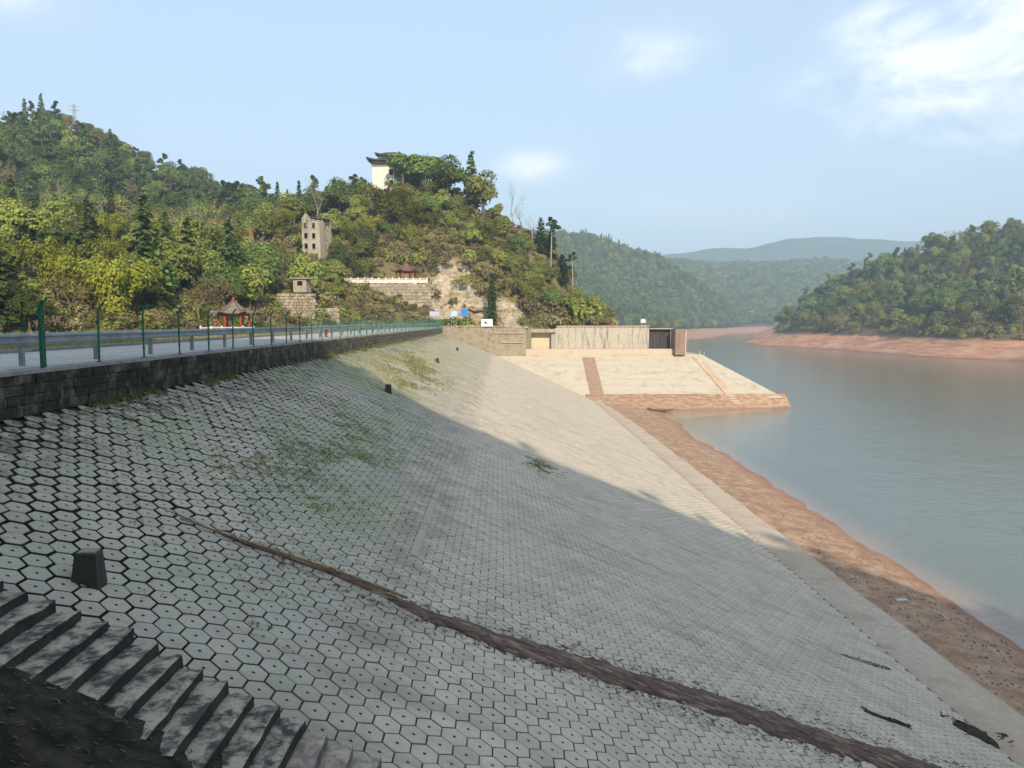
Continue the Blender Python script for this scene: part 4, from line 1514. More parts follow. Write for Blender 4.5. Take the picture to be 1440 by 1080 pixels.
# the wooded slope: drier and more open low down, darker towards the crest
def forest_left():
    rr = random.Random(19)
    count = {}
    tries = 0
    spec = {
        'low': [('shrub', 3), ('broad_olive', 4), ('conifer', 1.6), ('brown', 2), ('bamboo', 1.0), ('shrub_brown', 2), ('broad_dark', 1)],
        'mid': [('brown', 4), ('broad_olive', 5), ('bare', 2), ('conifer', 1.6), ('broad_dark', 1.5), ('shrub_brown', 2.5), ('shrub', 2)],
        'high': [('broad_dark', 5), ('pine', 3), ('conifer', .5), ('broad_olive', 2.5), ('brown', .8)],
        'knoll': [('broad_olive', 4), ('bamboo', 1.0), ('shrub', 2.5), ('brown', 1.6), ('shrub_brown', 2), ('broad_dark', 1.2)],
    }
    where = {'low': 'on the lower left hillside behind the road', 'mid': 'half way up the left hillside', 'high': 'along the upper left hillside', 'knoll': 'on the rocky knoll beyond the dam'}
    what = {'shrub': 'olive green shrub', 'broad_olive': 'olive green broadleaf tree', 'conifer': 'dark conical conifer', 'brown': 'brown tree with withered leaves',
            'bamboo': 'yellow green bamboo clump', 'shrub_brown': 'dry brown shrub', 'broad_dark': 'dark green broadleaf tree', 'bare': 'leafless pale barked tree', 'pine': 'dark layered pine tree'}
    sz = {'shrub': (.8, 1.5), 'shrub_brown': (.8, 1.6), 'bamboo': (.7, 1.05), 'conifer': (.7, 1.15), 'bare': (.8, 1.2), 'brown': (.8, 1.3), 'pine': (.75, 1.15)}
    while tries < 22000 and len(taken) < 900:
        tries += 1
        y = rr.uniform(62, 345)
        x = rr.uniform(-.72 * y, .17 * y)
        d, _, sd = poly_dist(np.array([x]), np.array([y]), L_FOOT)
        s = float(d[0] * sd[0])
        if s < 1.5: continue
        z = ztl(x, y)
        dr, zr, _ = poly_dist(np.array([x]), np.array([y]), L_RIDGE)
        u = s / (s + float(dr[0]))
        yr = np.interp(x, [p[0] for p in L_RIDGE], [p[1] for p in L_RIDGE])
        if y > yr + 9: continue
        if any((x - a) ** 2 + (y - b_) ** 2 < q * q for a, b_, q in BLOCK): continue
        # keep the bare cliff and the buildings in sight
        if -21 < x < 5.5 and y < 200: continue
        zone = 'knoll' if x > -42 and y > 160 else ('low' if u < .30 else 'mid' if u < .62 else 'high')
        ks = spec[zone]
        k = rr.choices([q[0] for q in ks], [q[1] for q in ks])[0]
        if k == 'bamboo' and zone == 'knoll' and x > -8: k = 'shrub'
        lo, hi = sz.get(k, (.75, 1.15))
        sc = rr.uniform(lo, hi) * (1.18 if zone != 'knoll' else 1)
        if zone == 'knoll' and k != 'shrub_brown': sc *= .8
        if zone in ('mid',) and k in ('broad_olive', 'broad_dark'): sc *= .85
        # stay below the sight lines to the ruin and the terrace
        if -53 < x * 192 / y < -40 and y < 192 and (z + (3 if 'shrub' in k else 9.5) * sc - EYE) / y > .098: continue
        if -41 < x * 236 / y < -31.5 and 150 < y < 233 and (z + (3 if 'shrub' in k else 9.5) * sc - EYE) / y > .157: continue
        if -46 < x * 150 / y < -33 and y < 150 and (z + (3 if 'shrub' in k else 8) * sc - EYE) / y > .008: continue
        if -38 < x * 182 / y < -16 and y < 182 and (z + (3 if 'shrub' in k else 8) * sc - EYE) / y > .015: continue
        r = (2.0 if 'shrub' in k else 3.3) * sc
        if not free(x, y, r): continue
        taken.append((x, y, r))
        if count.get(k, 0) >= 290: continue
        count[k] = count.get(k, 0) + 1
        plant(k, x, y, z - .2, sc, what[k] + ' ' + where[zone], {'low': 'trees on the lower left hillside', 'mid': 'trees half way up the left hillside', 'high': 'trees along the upper left hillside', 'knoll': 'trees on the rocky knoll'}[zone])


forest_left()


def zr_(x, y): return float(z_right(np.array([x]), np.array([y]))[0])


def forest_right():
    rr = random.Random(23)
    done = []
    what = {'broad_dark': 'dark green broadleaf tree on the far right shore', 'conifer': 'dark conical conifer on the far right shore', 'broad_olive': 'olive green broadleaf tree on the far right shore',
            'brown': 'brown tree with withered leaves on the far right shore', 'shrub_brown': 'dry brown shrub above the red bank', 'bare': 'pale leafless tree on the far right shore', 'shrub': 'olive green shrub above the red bank', 'pine': 'dark pine tree on the far right shore'}
    tries = 0
    while tries < 12000 and len(done) < 420:
        tries += 1
        y = rr.uniform(300, 640); x = rr.uniform(.33 * y, .72 * y)
        d, _, sd = poly_dist(np.array([x]), np.array([y]), R_SHORE)
        s = float(d[0] * sd[0])
        if s < 27: continue
        dr, zr, _ = poly_dist(np.array([x]), np.array([y]), R_RIDGE)
        yr = np.interp(x / y, [.36, .45, .6, .8, 1.2], [640, 610, 580, 570, 480])
        if y > yr + 10: continue
        edge = s < 42
        brownish = fbm(np.array([x / 40]), np.array([y / 40]), 5)[0] > .02 and x / y > .46
        if edge: ks = [('shrub_brown', 4), ('brown', 2), ('shrub', 3), ('broad_olive', 2.0), ('broad_dark', 1)]
        elif brownish: ks = [('brown', 4), ('bare', 1), ('broad_olive', 3), ('broad_dark', 1.5)]
        else: ks = [('broad_dark', 5), ('conifer', 1.5), ('broad_olive', 2.5), ('pine', 2)]
        k = rr.choices([q[0] for q in ks], [q[1] for q in ks])[0]
        sc = rr.uniform(.95, 1.6) * (1.25 if 'shrub' in k else 1.22)
        r = (2.0 if 'shrub' in k else 3.4) * sc
        if not all((x - a) ** 2 + (y - b_) ** 2 > (r + q) ** 2 * .33 for a, b_, q in done): continue
        done.append((x, y, r))
        plant(k, x, y, zr_(x, y) - .3, sc, what[k], 'trees on the far right shore')


forest_right()


# undergrowth and far woods: nobody could count them
def scatter(name, pts, scales, protos, label, seed=0):
    me = bpy.data.meshes.new(name)
    me.vertices.add(len(pts)); me.vertices.foreach_set('co', np.asarray(pts, np.float32).ravel())
    add_attr(me, 'sc', scales)
    o = link(bpy.data.objects.new(name, me))
    ng = bpy.data.node_groups.new(name, 'GeometryNodeTree')
    ng.interface.new_socket('Geometry', in_out='INPUT', socket_type='NodeSocketGeometry')
    ng.interface.new_socket('Geometry', in_out='OUTPUT', socket_type='NodeSocketGeometry')
    n, l = ng.nodes, ng.links
    gi, go = n.new('NodeGroupInput'), n.new('NodeGroupOutput')
    m2p = n.new('GeometryNodeMeshToPoints')
    iop = n.new('GeometryNodeInstanceOnPoints')
    j = n.new('GeometryNodeGeometryToInstance')
    for p in protos:
        oi = n.new('GeometryNodeObjectInfo')
        oi.inputs['Object'].default_value = p
        oi.inputs['As Instance'].default_value = True
        l.new(oi.outputs['Geometry'], j.inputs[0])
    na = n.new('GeometryNodeInputNamedAttribute'); na.data_type = 'FLOAT'; na.inputs['Name'].default_value = 'sc'
    rv = n.new('FunctionNodeRandomValue'); rv.data_type = 'FLOAT_VECTOR'
    rv.inputs[0].default_value = (-.1, -.1, 0); rv.inputs[1].default_value = (.1, .1, 6.28)
    rv.inputs['Seed'].default_value = seed
    l.new(gi.outputs[0], m2p.inputs[0]); l.new(m2p.outputs[0], iop.inputs['Points'])
    l.new(j.outputs[0], iop.inputs['Instance'])
    iop.inputs['Pick Instance'].default_value = True
    l.new(rv.outputs[0], iop.inputs['Rotation'])
    l.new(na.outputs['Attribute'], iop.inputs['Scale'])
    l.new(iop.outputs[0], go.inputs[0])
    md = o.modifiers.new('scatter', 'NODES'); md.node_group = ng
    tag(o, label, None, None, 'stuff')
    return o


def crown_of(kind, var=0):
    """a crown already standing in the scene, used as the pattern for the scattered ones"""
    me = PR[kind][var][1]
    return next(o for o in bpy.data.objects if o.data is me and o.name.split('.')[0] == 'crown')


def undergrowth():
    rs = np.random.RandomState(8)
    n = 40000
    y = 60 + 290 * rs.rand(n) ** .6
    x = (-.72 + .92 * rs.rand(n)) * y
    d, _, sd = poly_dist(x, y, L_FOOT)
    s = d * sd
    yr = np.interp(x, [p[0] for p in L_RIDGE], [p[1] for p in L_RIDGE])
    keep = (s > .3) & (y < yr + 6) & (x < 34)
    rk = np.zeros(n)
    for cx, cy, r, k in ((-13, 186, 8, 1.2), (-4, 184, 5.5, 1.1), (1, 185, 5.5, 1.2), (-20, 183, 4, .8), (-12, 196, 5, .7)):
        rk = np.maximum(rk, k * np.exp(-(((x - cx) ** 2 + (y - cy) ** 2) / r ** 2)))
    keep &= rs.rand(n) > rk * 1.6
    for a, b_, q in BLOCK: keep &= ((x - a) ** 2 + (y - b_) ** 2 > (q * .8) ** 2)
    x, y = x[keep][:15000], y[keep][:15000]
    z = z_left(x, y) - .15
    mask = fbm(x / 22, y / 22, 77) + .25 * rs.normal(size=len(x))
    for i, (kind, sel) in enumerate((('shrub', mask > .12), ('shrub_brown', mask <= .12))):
        P = np.stack([x, y, z], 1)[sel]
        scatter('undergrowth', P, .35 + .6 * rs.rand(len(P)), [crown_of(kind, 0), crown_of(kind, 1)], ('low olive scrub covering the left hillside and knoll', 'low brown scrub covering the left hillside and knoll')[i], i)
    # far right shore
    n = 5000
    y = 300 + 350 * rs.rand(n); x = (.33 + .4 * rs.rand(n)) * y
    d, _, sd = poly_dist(x, y, R_SHORE); s = d * sd
    k = s > 26
    x, y = x[k][:2600], y[k][:2600]
    P = np.stack([x, y, z_right(x, y) - .3], 1)
    scatter('undergrowth', P, .7 + .8 * rs.rand(len(P)), [crown_of('shrub_brown', 0), crown_of('shrub', 0)], 'low scrub under the trees of the far right shore', 5)
    n = 900
    y = rs.uniform(330, 470, n); x = rs.uniform(.38, .70, n) * y


undergrowth()


def far_woods():
    rs = np.random.RandomState(9)
    n = 15000
    y = rs.uniform(725, 1230, n); x = rs.uniform(-.02, .40, n) * y
    d, _, sd = poly_dist(x, y, M_SHORE); s = d * sd
    k = s > 42
    x, y = x[k][:8200], y[k][:8200]
    P = np.stack([x, y, z_mid(x, y) - .5], 1)
    scatter('woods', P, .85 + .7 * rs.rand(len(P)), [crown_of('broad_dark', 0), crown_of('broad_dark', 1), crown_of('broad_olive', 1), crown_of('conifer', 0)], 'green wooded hill across the water behind the spillway wall', 11)
    n = 12000
    y = rs.uniform(1250, 1900, n); x = rs.uniform(.1, .62, n) * y
    P = np.stack([x, y, z_mid(x, y) - .5], 1)[:9000]
    scatter('woods', P, 1.2 + .9 * rs.rand(len(P)), [crown_of('broad_dark', 0), crown_of('broad_dark', 2), crown_of('broad_olive', 0)], 'hazy wooded ridge below the far mountains', 12)
    # the wooded hill behind the camera whose shade falls on the slope
    n = 900
    x = rs.uniform(-120, 75, n); y = rs.uniform(-70, -14, n)
    d, _, sd = poly_dist(x, y, S_FOOT)
    k = d * sd > 8
    P = np.stack([x, y, z_behind(x, y) - .3], 1)[k]
    scatter('woods', P, .14 + .16 * rs.rand(len(P)), [crown_of('broad_olive', 0), crown_of('shrub', 0)], 'scrub woods on the hill at the near end of the dam', 13)


far_woods()

# ------------------------------------------------------------------ buildings on the hill
def pavilion(x, y, z, s, label, roof, base=True, sides=6):
    root = empty('pavilion', (x, y, z), .25)
    root.scale = (s, s, s)
    tag(root, label, 'pavilion')
    Rb = 2.1
    ang = [k * 2 * math.pi / sides for k in range(sides)]
    b = MB(); b.tube([(0, 0, -.6), (0, 0, .22)], 2.55, sides); b.build('plinth', M['white'], root)
    cm = MB(); cm.tube([(0, 0, 0.2), (0, 0, .32)], .2, 8); cm.tube([(0, 0, .32), (0, 0, 2.75)], .155, 8); cme = cm.mesh('column', M['red'])
    for a in ang:
        o = bpy.data.objects.new('column', cme); o.location = (Rb * math.cos(a), Rb * math.sin(a), 0); link(o, root)
    bm_ = MB()
    for k in range(sides):
        p = Vector((Rb * math.cos(ang[k]), Rb * math.sin(ang[k]), 2.62)); q = Vector((Rb * math.cos(ang[(k + 1) % sides]), Rb * math.sin(ang[(k + 1) % sides]), 2.62))
        d = q - p
        rot = Matrix.Rotation(math.atan2(d.y, d.x), 3, 'Z')
        bm_.box((p + q) / 2, (d.length - .1, .14, .30), rot)
    bm_.build('beam', M['red'], root)
    # low railing between the columns
    rl = MB()
    for k in range(sides):
        if k == 4: continue
        p = Vector((Rb * 1.02 * math.cos(ang[k]), Rb * 1.02 * math.sin(ang[k]), .55)); q = Vector((Rb * 1.02 * math.cos(ang[(k + 1) % sides]), Rb * 1.02 * math.sin(ang[(k + 1) % sides]), .55))
        d = q - p; rot = Matrix.Rotation(math.atan2(d.y, d.x), 3, 'Z')
        rl.box((p + q) / 2 + Vector((0, 0, .1)), (d.length - .36, .16, .10), rot)
        for t in (.25, .5, .75):
            rl.box(p.lerp(q, t) + Vector((0, 0, -.13)), (.16, .10, .37), rot)
    rl.build('railing', M['white'], root)
    # roof with swept hips
    V, F = [], []
    rings = [(3.15, 2.86), (2.4, 3.02), (1.6, 3.36), (.85, 3.92), (.22, 4.55)]
    per = 4
    for i, (r, zz) in enumerate(rings):
        for k in range(sides):
            for j in range(per):
                t = j / per
                a0, a1 = ang[k], ang[k] + 2 * math.pi / sides
                p = Vector((math.cos(a0), math.sin(a0))).lerp(Vector((math.cos(a1), math.sin(a1))), t)
                tip = abs(t - .5) * 2
                up = (.34 * tip ** 4 if i == 0 else .10 * tip ** 4 if i == 1 else 0)
                out = 1 + (.10 * tip ** 4 if i == 0 else 0)
                V.append((p.x * r * out, p.y * r * out, zz + up))
    n = sides * per
    for i in range(len(rings) - 1):
        for k in range(n):
            F.append((i * n + k, i * n + (k + 1) % n, (i + 1) * n + (k + 1) % n, (i + 1) * n + k))
    F.append(tuple(4 * n + k for k in range(n)))
    base_i = len(V)
    V += [(x_, y_, z_ - .12) for x_, y_, z_ in V[:n]] + [(0, 0, 2.78)]
    for k in range(n):
        F.append((k, base_i + k, base_i + (k + 1) % n, (k + 1) % n)); F.append((base_i + k, base_i + n, base_i + (k + 1) % n))
    rb = MB(); rb.add(V, F); ro = rb.build('roof', roof, root)
    rd = MB()
    for k in range(sides):
        a = ang[k]
        pts = [Vector((math.cos(a) * r * (1.1 if i == 0 else 1), math.sin(a) * r * (1.1 if i == 0 else 1), zz + (.36 if i == 0 else .12 if i == 1 else 0) + .05)) for i, (r, zz) in enumerate(rings)]
        pts.insert(0, pts[0] * 1.06 + Vector((0, 0, .1)))
        rd.tube(pts, [.05, .08, .08, .08, .08, .08], 5)
    rd.build('hip_ridge', M['tile_red'], ro)
    f = MB(); f.tube([(0, 0, 4.5), (0, 0, 4.62), (0, 0, 4.78), (0, 0, 4.95), (0, 0, 5.1)], [.24, .16, .22, .14, .03], 8); f.build('finial', M['red'], ro)
    return root


pavilion(-38.2, 111, -.35, 1.0, 'red columned pavilion with grey upturned roof beside the road', M['tile'])
pavilion(-22.6, 185.6, 10.1, 1.12, 'red columned pavilion with brown roof on the upper terrace', M['tile_red'])

# white railing of the lower pavilion and of the terrace
def balustrade(p, q, h, n, label, name='balustrade'):
    p, q = Vector(p), Vector(q)
    c = (p + q) / 2
    root = empty(name, tuple(c), math.atan2((q - p).y, (q - p).x))
    tag(root, label, 'balustrade')
    L = (q - p).length
    pm = MB(); pm.box((0, 0, h * .55), (.24, .24, h * 1.1)); pm.tube([(0, 0, h * 1.1), (0, 0, h * 1.2)], .10, 6); pme = pm.mesh('post', M['white'])
    w = L / n
    nm = MB(); nm.box((0, 0, h * .45), (w - .26, .10, h * .62)); nm.box((0, 0, h * .9), (w - .25, .16, .12)); nme = nm.mesh('panel', M['white'])
    for k in range(n + 1):
        o = bpy.data.objects.new('post', pme); o.location = (-L / 2 + k * w, 0, 0); link(o, root)
        if k < n:
            o = bpy.data.objects.new('panel', nme); o.location = (-L / 2 + (k + .5) * w, 0, 0); link(o, root)


balustrade((-36.6, 181.6, 10.1), (-17.2, 181.6, 10.1), 1.3, 12, 'long white balustrade along the edge of the upper terrace')
balustrade((-41.8, 108.0, -.4), (-34.6, 108.4, -.4), .95, 5, 'white balustrade in front of the red pavilion by the road')


def terrace_wall():
    rr = random.Random(31)
    root = empty('terrace_wall', (-27, 181, 0))
    tag(root, 'high rough stone retaining wall under the white terrace balustrade', 'wall')
    b = MB(); b.box((0, .9, 4.9), (21.6, 1.8, 10.2), taper=.985); b.build('wall', M['rubble'], root)
    V, F = [], []
    stones = MB()
    z = .0
    bm = bmesh.new()
    while z < 9.7:
        h = rr.uniform(.55, .95)
        x = -10.7
        while x < 10.4:
            w = rr.uniform(.7, 1.6)
            stones.box((x + w / 2, -.02 + rr.uniform(-.12, .10) + z * .02, z + h / 2), (w * rr.uniform(.80, .95), .5, h * rr.uniform(.78, .93)), Matrix.Rotation(rr.uniform(-.12, .12), 3, 'Y'), 0, .9)
            x += w
        z += h
    tag(stones.build('wall_stones', M['rubble'], root), kind='stuff')
    return root


terrace_wall()


def rubble_terrace(x0, x1, y, z0, z1, label):
    rr = random.Random(int(x0 * -7))
    root = empty('rubble_wall', ((x0 + x1) / 2, y, z0))
    tag(root, label, 'wall')
    b = MB(); b.box((0, .6, (z1 - z0) / 2), (x1 - x0, 1.2, z1 - z0)); b.build('wall', M['rubble'], root)
    st = MB(); z = 0
    while z < z1 - z0 - .2:
        h = rr.uniform(.4, .7); x = (x0 - x1) / 2
        while x < (x1 - x0) / 2 - .5:
            w = rr.uniform(.5, 1.2)
            st.box((x + w / 2, rr.uniform(-.15, .1), z + h / 2), (w * .88, .5, h * .88), Matrix.Rotation(rr.uniform(-.15, .15), 3, 'Y'), 0, .9)
            x += w
        z += h
    tag(st.build('wall_stones', M['rubble'], root), kind='stuff')


rubble_terrace(-43.0, -35.8, 149.2, -.5, 6.6, 'pale rubble wall below the small ruined hut')
rubble_terrace(-37.6, -33.0, 158, -.5, 4.0, 'low rubble wall between small ruined hut and terrace')


def ruin():
    root = empty('ruined_building', (-44.4, 192, 15.6), .10)
    root.scale = (.76, .8, .76)
    tag(root, 'tall grey ruined building with empty windows and broken roof', 'ruin')
    w, dpt, h = 5.7, 6.0, 15.4
    def wall(name, length, height, wins, pos, rz, jag):
        # wall panel with real openings, made of piers and bands
        b = MB()
        rows = sorted({q[1] for q in wins}); t = .4
        colsx = sorted({q[0] for q in wins}); ww, wh = 1.0, 1.7
        zprev = 0
        for r in rows:
            b.box((0, 0, (zprev + r) / 2), (length, t, r - zprev))
            xs = [-length / 2] + sum([[c - ww / 2, c + ww / 2] for c in colsx], []) + [length / 2]
            for i in range(0, len(xs), 2):
                b.box(((xs[i] + xs[i + 1]) / 2, 0, r + wh / 2), (xs[i + 1] - xs[i], t, wh))
            zprev = r + wh
        nj = len(jag); rr = random.Random(int(length * 10))
        for i in range(nj):
            x0, x1 = -length / 2 + length * i / nj, -length / 2 + length * (i + 1) / nj
            b.box(((x0 + x1) / 2, 0, (zprev + height + jag[i]) / 2), (x1 - x0, t, height + jag[i] - zprev))
        o = b.build(name, M['ruin'], root); o.location = pos; o.rotation_euler = (0, 0, rz)
        for c in colsx:
            for r in rows:
                s = MB(); s.box((0, -.1, 0), (ww + .3, .35, .14)); so = s.build('window_sill', M['old_conc'], o); so.location = (c, -.12, r - .07)
        return o
    wall('front_wall', w, h - 1, [(c, r) for c in (-1.6, .85) for r in (4.6, 7.9, 11.2)], (-w / 2, 0, 0), 0, [.2, .8, 1.3, 1.55, 1.2, .7, .1, -.5, -.35, -.6, -.55, -.8, -.5, -.6])
    wall('side_wall', dpt, h - 1, [(c, r) for c in (0.2,) for r in (4.6, 7.9, 11.2)], (dpt / 2 * math.cos(1.1), dpt / 2 * math.sin(1.1), 0), 1.1, [-1.0, -.3, .3, .2, .3, .1, .4])
    b = MB(); b.box((-w + .2, 3.3, h / 2 - .5), (.4, 6.0, h - 1)); b.box((-1.5, 6.5, h / 2 - 1), (8.4, .4, h - 2)); b.build('back_wall', M['ruin'], root)
    b = MB()
    for z in (4.0, 7.3, 10.6): b.box((-2.4, 3.2, z), (5.6, 5.4, .25))
    b.build('floor_slab', M['hole'], root)
    b = MB(); b.box((-.3, 2.4, h - .9), (6.2, 4.2, .28), Matrix.Rotation(.08, 3, 'Y')); b.build('roof_slab', M['tile_dark'], root)
    b = MB()
    b.box((-w / 2 + .1 - .45, -.26, h / 2 - .6), (.3, .14, h - 1.4)); b.box((-.12, -.26, h / 2 - .9), (.3, .14, h - 2)); b.box((-w / 2, -.3, h - 1.6), (w * .6, .3, .2))
    b.build('pilaster', M['old_conc'], root)


ruin()


def hut():
    root = empty('ruined_hut', (-39.4, 152, 7.0), -.1)
    root.scale = (.78, .8, .8)
    tag(root, 'small grey flat roofed hut with black window above pale rubble wall', 'hut')
    b = MB()
    b.box((-1.0, 0, 1.6), (1.0, .3, 3.2)); b.box((1.35, 0, 1.6), (.9, .3, 3.2)); b.box((.2, 0, .8), (1.4, .3, 1.6)); b.box((.2, 0, 2.95), (1.4, .3, .5))
    b.box((-1.4, 1.7, 1.6), (.28, 3.0, 3.2)); b.box((1.7, 1.7, 1.6), (.28, 3.0, 3.2)); b.box((0.1, 3.3, 1.6), (3.4, .28, 3.2))
    b.build('wall', M['ruin'], root)
    b = MB(); b.box((.2, .5, 2.1), (1.38, .06, 1.18)); b.build('dark_backing', M['hole'], root)  # near-black sheet painting the darkness of the room behind the window
    b = MB(); b.box((.9, 1.5, 3.35), (5.4, 4.4, .26)); b.build('roof_slab', M['old_conc'], root)
    b = MB(); b.box((-.9, 1.2, 3.7), (2.6, 2.2, .4), taper=.7); b.build('roof_hatch', M['tile_dark'], root)


hut()


def tower():
    root = empty('white_tower', (-32.8, 236, 39.3), -.16)
    tag(root, 'tall whitewashed building with dark upswept roof on the knoll top', 'building')
    w, d, h = 9.6, 7.5, 9.6
    b = MB(); b.box((0, 0, h / 2 - 2), (w, d, h + 4), taper=.97); wo = b.build('wall', M['tower'], root)
    for z in (3.0, 6.0):
        for x in (.2, 2.6):
            m = MB(); m.box((0, 0, 0), (1.1, .1, 1.6)); o = m.build('window', M['hole'], root); o.location = (x + .9, -d / 2 * (1 - .03 * z / h) - .03, z)
            f = MB()
            for s in (-1, 1):
                f.box((s * .6, 0, 0), (.1, .16, 1.8)); f.box((0, 0, s * .85), (1.096, .16, .1))
            f.build('frame', M['white'], o)
    # two stage roof with upturned corners
    def roof(z, half, rise, lift, mat, nm):
        V, F = [], []
        n = 8
        for i, (k, zz) in enumerate(((1.0, 0), (.72, rise * .35), (.4, rise))):
            for e in range(4):
                a = [(-1, -1), (1, -1), (1, 1), (-1, 1)][e]; c = [(1, -1), (1, 1), (-1, 1), (-1, -1)][e]
                for j in range(n):
                    t = j / n; tip = abs(t - .5) * 2
                    x = (a[0] + (c[0] - a[0]) * t) * half * k; y = (a[1] + (c[1] - a[1]) * t) * half * k
                    V.append((x, y, z + zz + (lift * tip ** 4 if i == 0 else 0)))
        m = 4 * n
        for i in range(2):
            for k in range(m): F.append((i * m + k, i * m + (k + 1) % m, (i + 1) * m + (k + 1) % m, (i + 1) * m + k))
        F.append(tuple(2 * m + k for k in range(m)))
        bi = len(V); V += [(x, y, q - .3) for x, y, q in V[:m]]
        for k in range(m): F.append((k, bi + k, bi + (k + 1) % m, (k + 1) % m))
        F.append(tuple(bi + k for k in range(m))[::-1])
        mb = MB(); mb.add(V, F); return mb.build(nm, mat, root)
    roof(h - .1, 5.9, 1.1, .8, M['tile_dark'], 'lower_roof')
    b = MB(); b.box((-.6, 0, h + 1.3), (5.0, 4.6, 1.2)); b.build('attic', M['tower'], root)
    roof(h + 1.8, 3.9, .9, .6, M['tile_dark'], 'upper_roof')
    b = MB(); b.box((0, -d / 2 - .1, h - 1.3), (w + .1, .2, .8)); b.build('frieze', M['old_conc'], root)


tower()

b = MB()
b.box((0, 0, 1.4), (1.0, 1.0, 2.8), taper=.85); b.box((0, 0, 2.9), (1.2, 1.2, .25)); b.box((0, 0, .15), (1.5, 1.5, .6))
o = b.build('brick_pillar', mat_simple('orange brick', (.34, .17, .10), .4, 3, .9, .1, .3))
px_ = -62; py_ = 195
o.location = (px_, py_, ztl(px_, py_) + 1.5)
tag(o, 'small orange brick pillar among the trees left of ruined building', 'pillar')


def pylon(x, y):
    root = empty('power_pylon', (x, y, ztl(x, y)))
    tag(root, 'slim power pylon rising from the highest hill crest', 'pylon')
    b = MB()
    for sx, sy in ((-1, -1), (1, -1), (1, 1), (-1, 1)):
        b.tube([(sx * .9, sy * .9, 0), (sx * .25, sy * .25, 13)], .09, 4)
    for k in range(8):
        z0, z1 = k * 1.6, (k + 1) * 1.6; r0, r1 = .9 - .05 * z0, .9 - .05 * z1
        for sy in (-1, 1): b.tube([(-r0, sy * r0, z0), (r1, sy * r1, z1)], .05, 3); b.tube([(sy * r0, -r0, z0), (sy * r1, r1, z1)], .05, 3)
    b.build('tower_frame', M['steel'], root)
    for z, w in ((10.2, 2.6), (11.8, 2.0)):
        a = MB(); a.box((0, 0, z), (w * 2, .18, .18)); a.build('cross_arm', M['steel'], root)


pylon(-183, 341)


# ------------------------------------------------------------------ cliffs and boulders on the knoll
def rock_mesh(seed, sx, sy, sz):
    rr = random.Random(seed)
    bm = bmesh.new()
    bmesh.ops.create_icosphere(bm, subdivisions=4, radius=1)
    from mathutils import noise
    for v in bm.verts:
        p = v.co.copy()
        # squarish, cliff like body rather than a ball
        p = Vector([math.copysign(abs(c) ** .62, c) for c in p]) * .86
        q = Vector((p.x * sx, p.y * sy, p.z * sz))
        n = noise.fractal(q * .42 + Vector((seed * 7, 0, 0)), .8, 2.1, 6)
        c = noise.cell(Vector((q.x * .55, q.y * .55, q.z * .8)) + Vector((seed * 3, 1, 2)))
        k = 1 + .42 * n + .20 * c
        v.co = Vector((q.x * k, q.y * k, q.z * k + .35 * math.sin(q.z * 2.2 + n * 4)))
    me = bpy.data.meshes.new('rock_face'); bm.to_mesh(me); bm.free()
    me.materials.append(M['rock'])
    return me


def z_cliff(X, Y):
    """the bare, bedded rock that breaks through the knoll face"""
    z = z_left(X, Y)
    m = np.zeros(X.shape)
    for cx, cy, rx, ry, k in ((-14.5, 190, 4.2, 5.5, 1.0), (-9.5, 188, 4.5, 4.5, 1.0), (-5.5, 184.5, 4.0, 3.2, 1.0), (-16, 185, 3.0, 3.0, .8), (1.2, 185, 3.4, 4.2, 1.0), (-11, 198, 3.4, 2.6, .8), (-4, 192.5, 2.6, 2.6, .75), (-12.5, 183.5, 3.0, 2.0, .8)):
        m = np.maximum(m, k * np.exp(-(((X - cx) / rx) ** 2 + ((Y - cy) / ry) ** 2)))
    m = m + fbm(X / 3.0, Y / 3.0, 201) * .38 + fbm(X / .9, Y / .9, 203) * .12
    up = np.clip((m - .42) * 3.2, -.6, 1.0)
    q = (z + fbm(X / 6, Y / 6, 205) * 1.6 + X * .12) / 1.7
    fr = q - np.floor(q)
    bed = (np.clip((fr - .25) / .3, 0, 1) - fr) * 1.7
    crack = -np.abs(fbm(X / 1.6, Y / 2.6, 207)) * .5
    return z + up * 1.3 + np.where(up > 0, np.clip(up * 2, 0, 1) * (bed + crack + fbm(X / .8, Y / .8, 209) * .25), 0)


o, _ = grid('cliff', -21, 7, 179.0, 203, .28, z_cliff, M['rock'], keep=lambda x, y: ~((x < -16.6) & (y < 187.5)))
tag(o, 'pale bedded cliff breaking through the knoll face between terrace and cypress', 'cliff')
for i, (x, y, z, sx, sy, sz, lab) in enumerate((
        (-6.2, 182.6, 5.2, 3.0, 1.9, 1.2, 'big overhanging rock slab left of the cypress'),
        (-13.0, 183.5, 3.6, 2.0, 1.5, 1.8, 'mottled rock between terrace wall and yellow green bush'),
        (-.6, 180.2, 2.4, 2.2, 1.6, 2.4, 'tan rock slope directly behind the cypress'))):
    o = link(bpy.data.objects.new('cliff_rock', rock_mesh(i + 3, sx, sy, sz)))
    o.location = (x, y, z); o.rotation_euler = (0, 0, i * 1.3)
    tag(o, lab, 'rock')

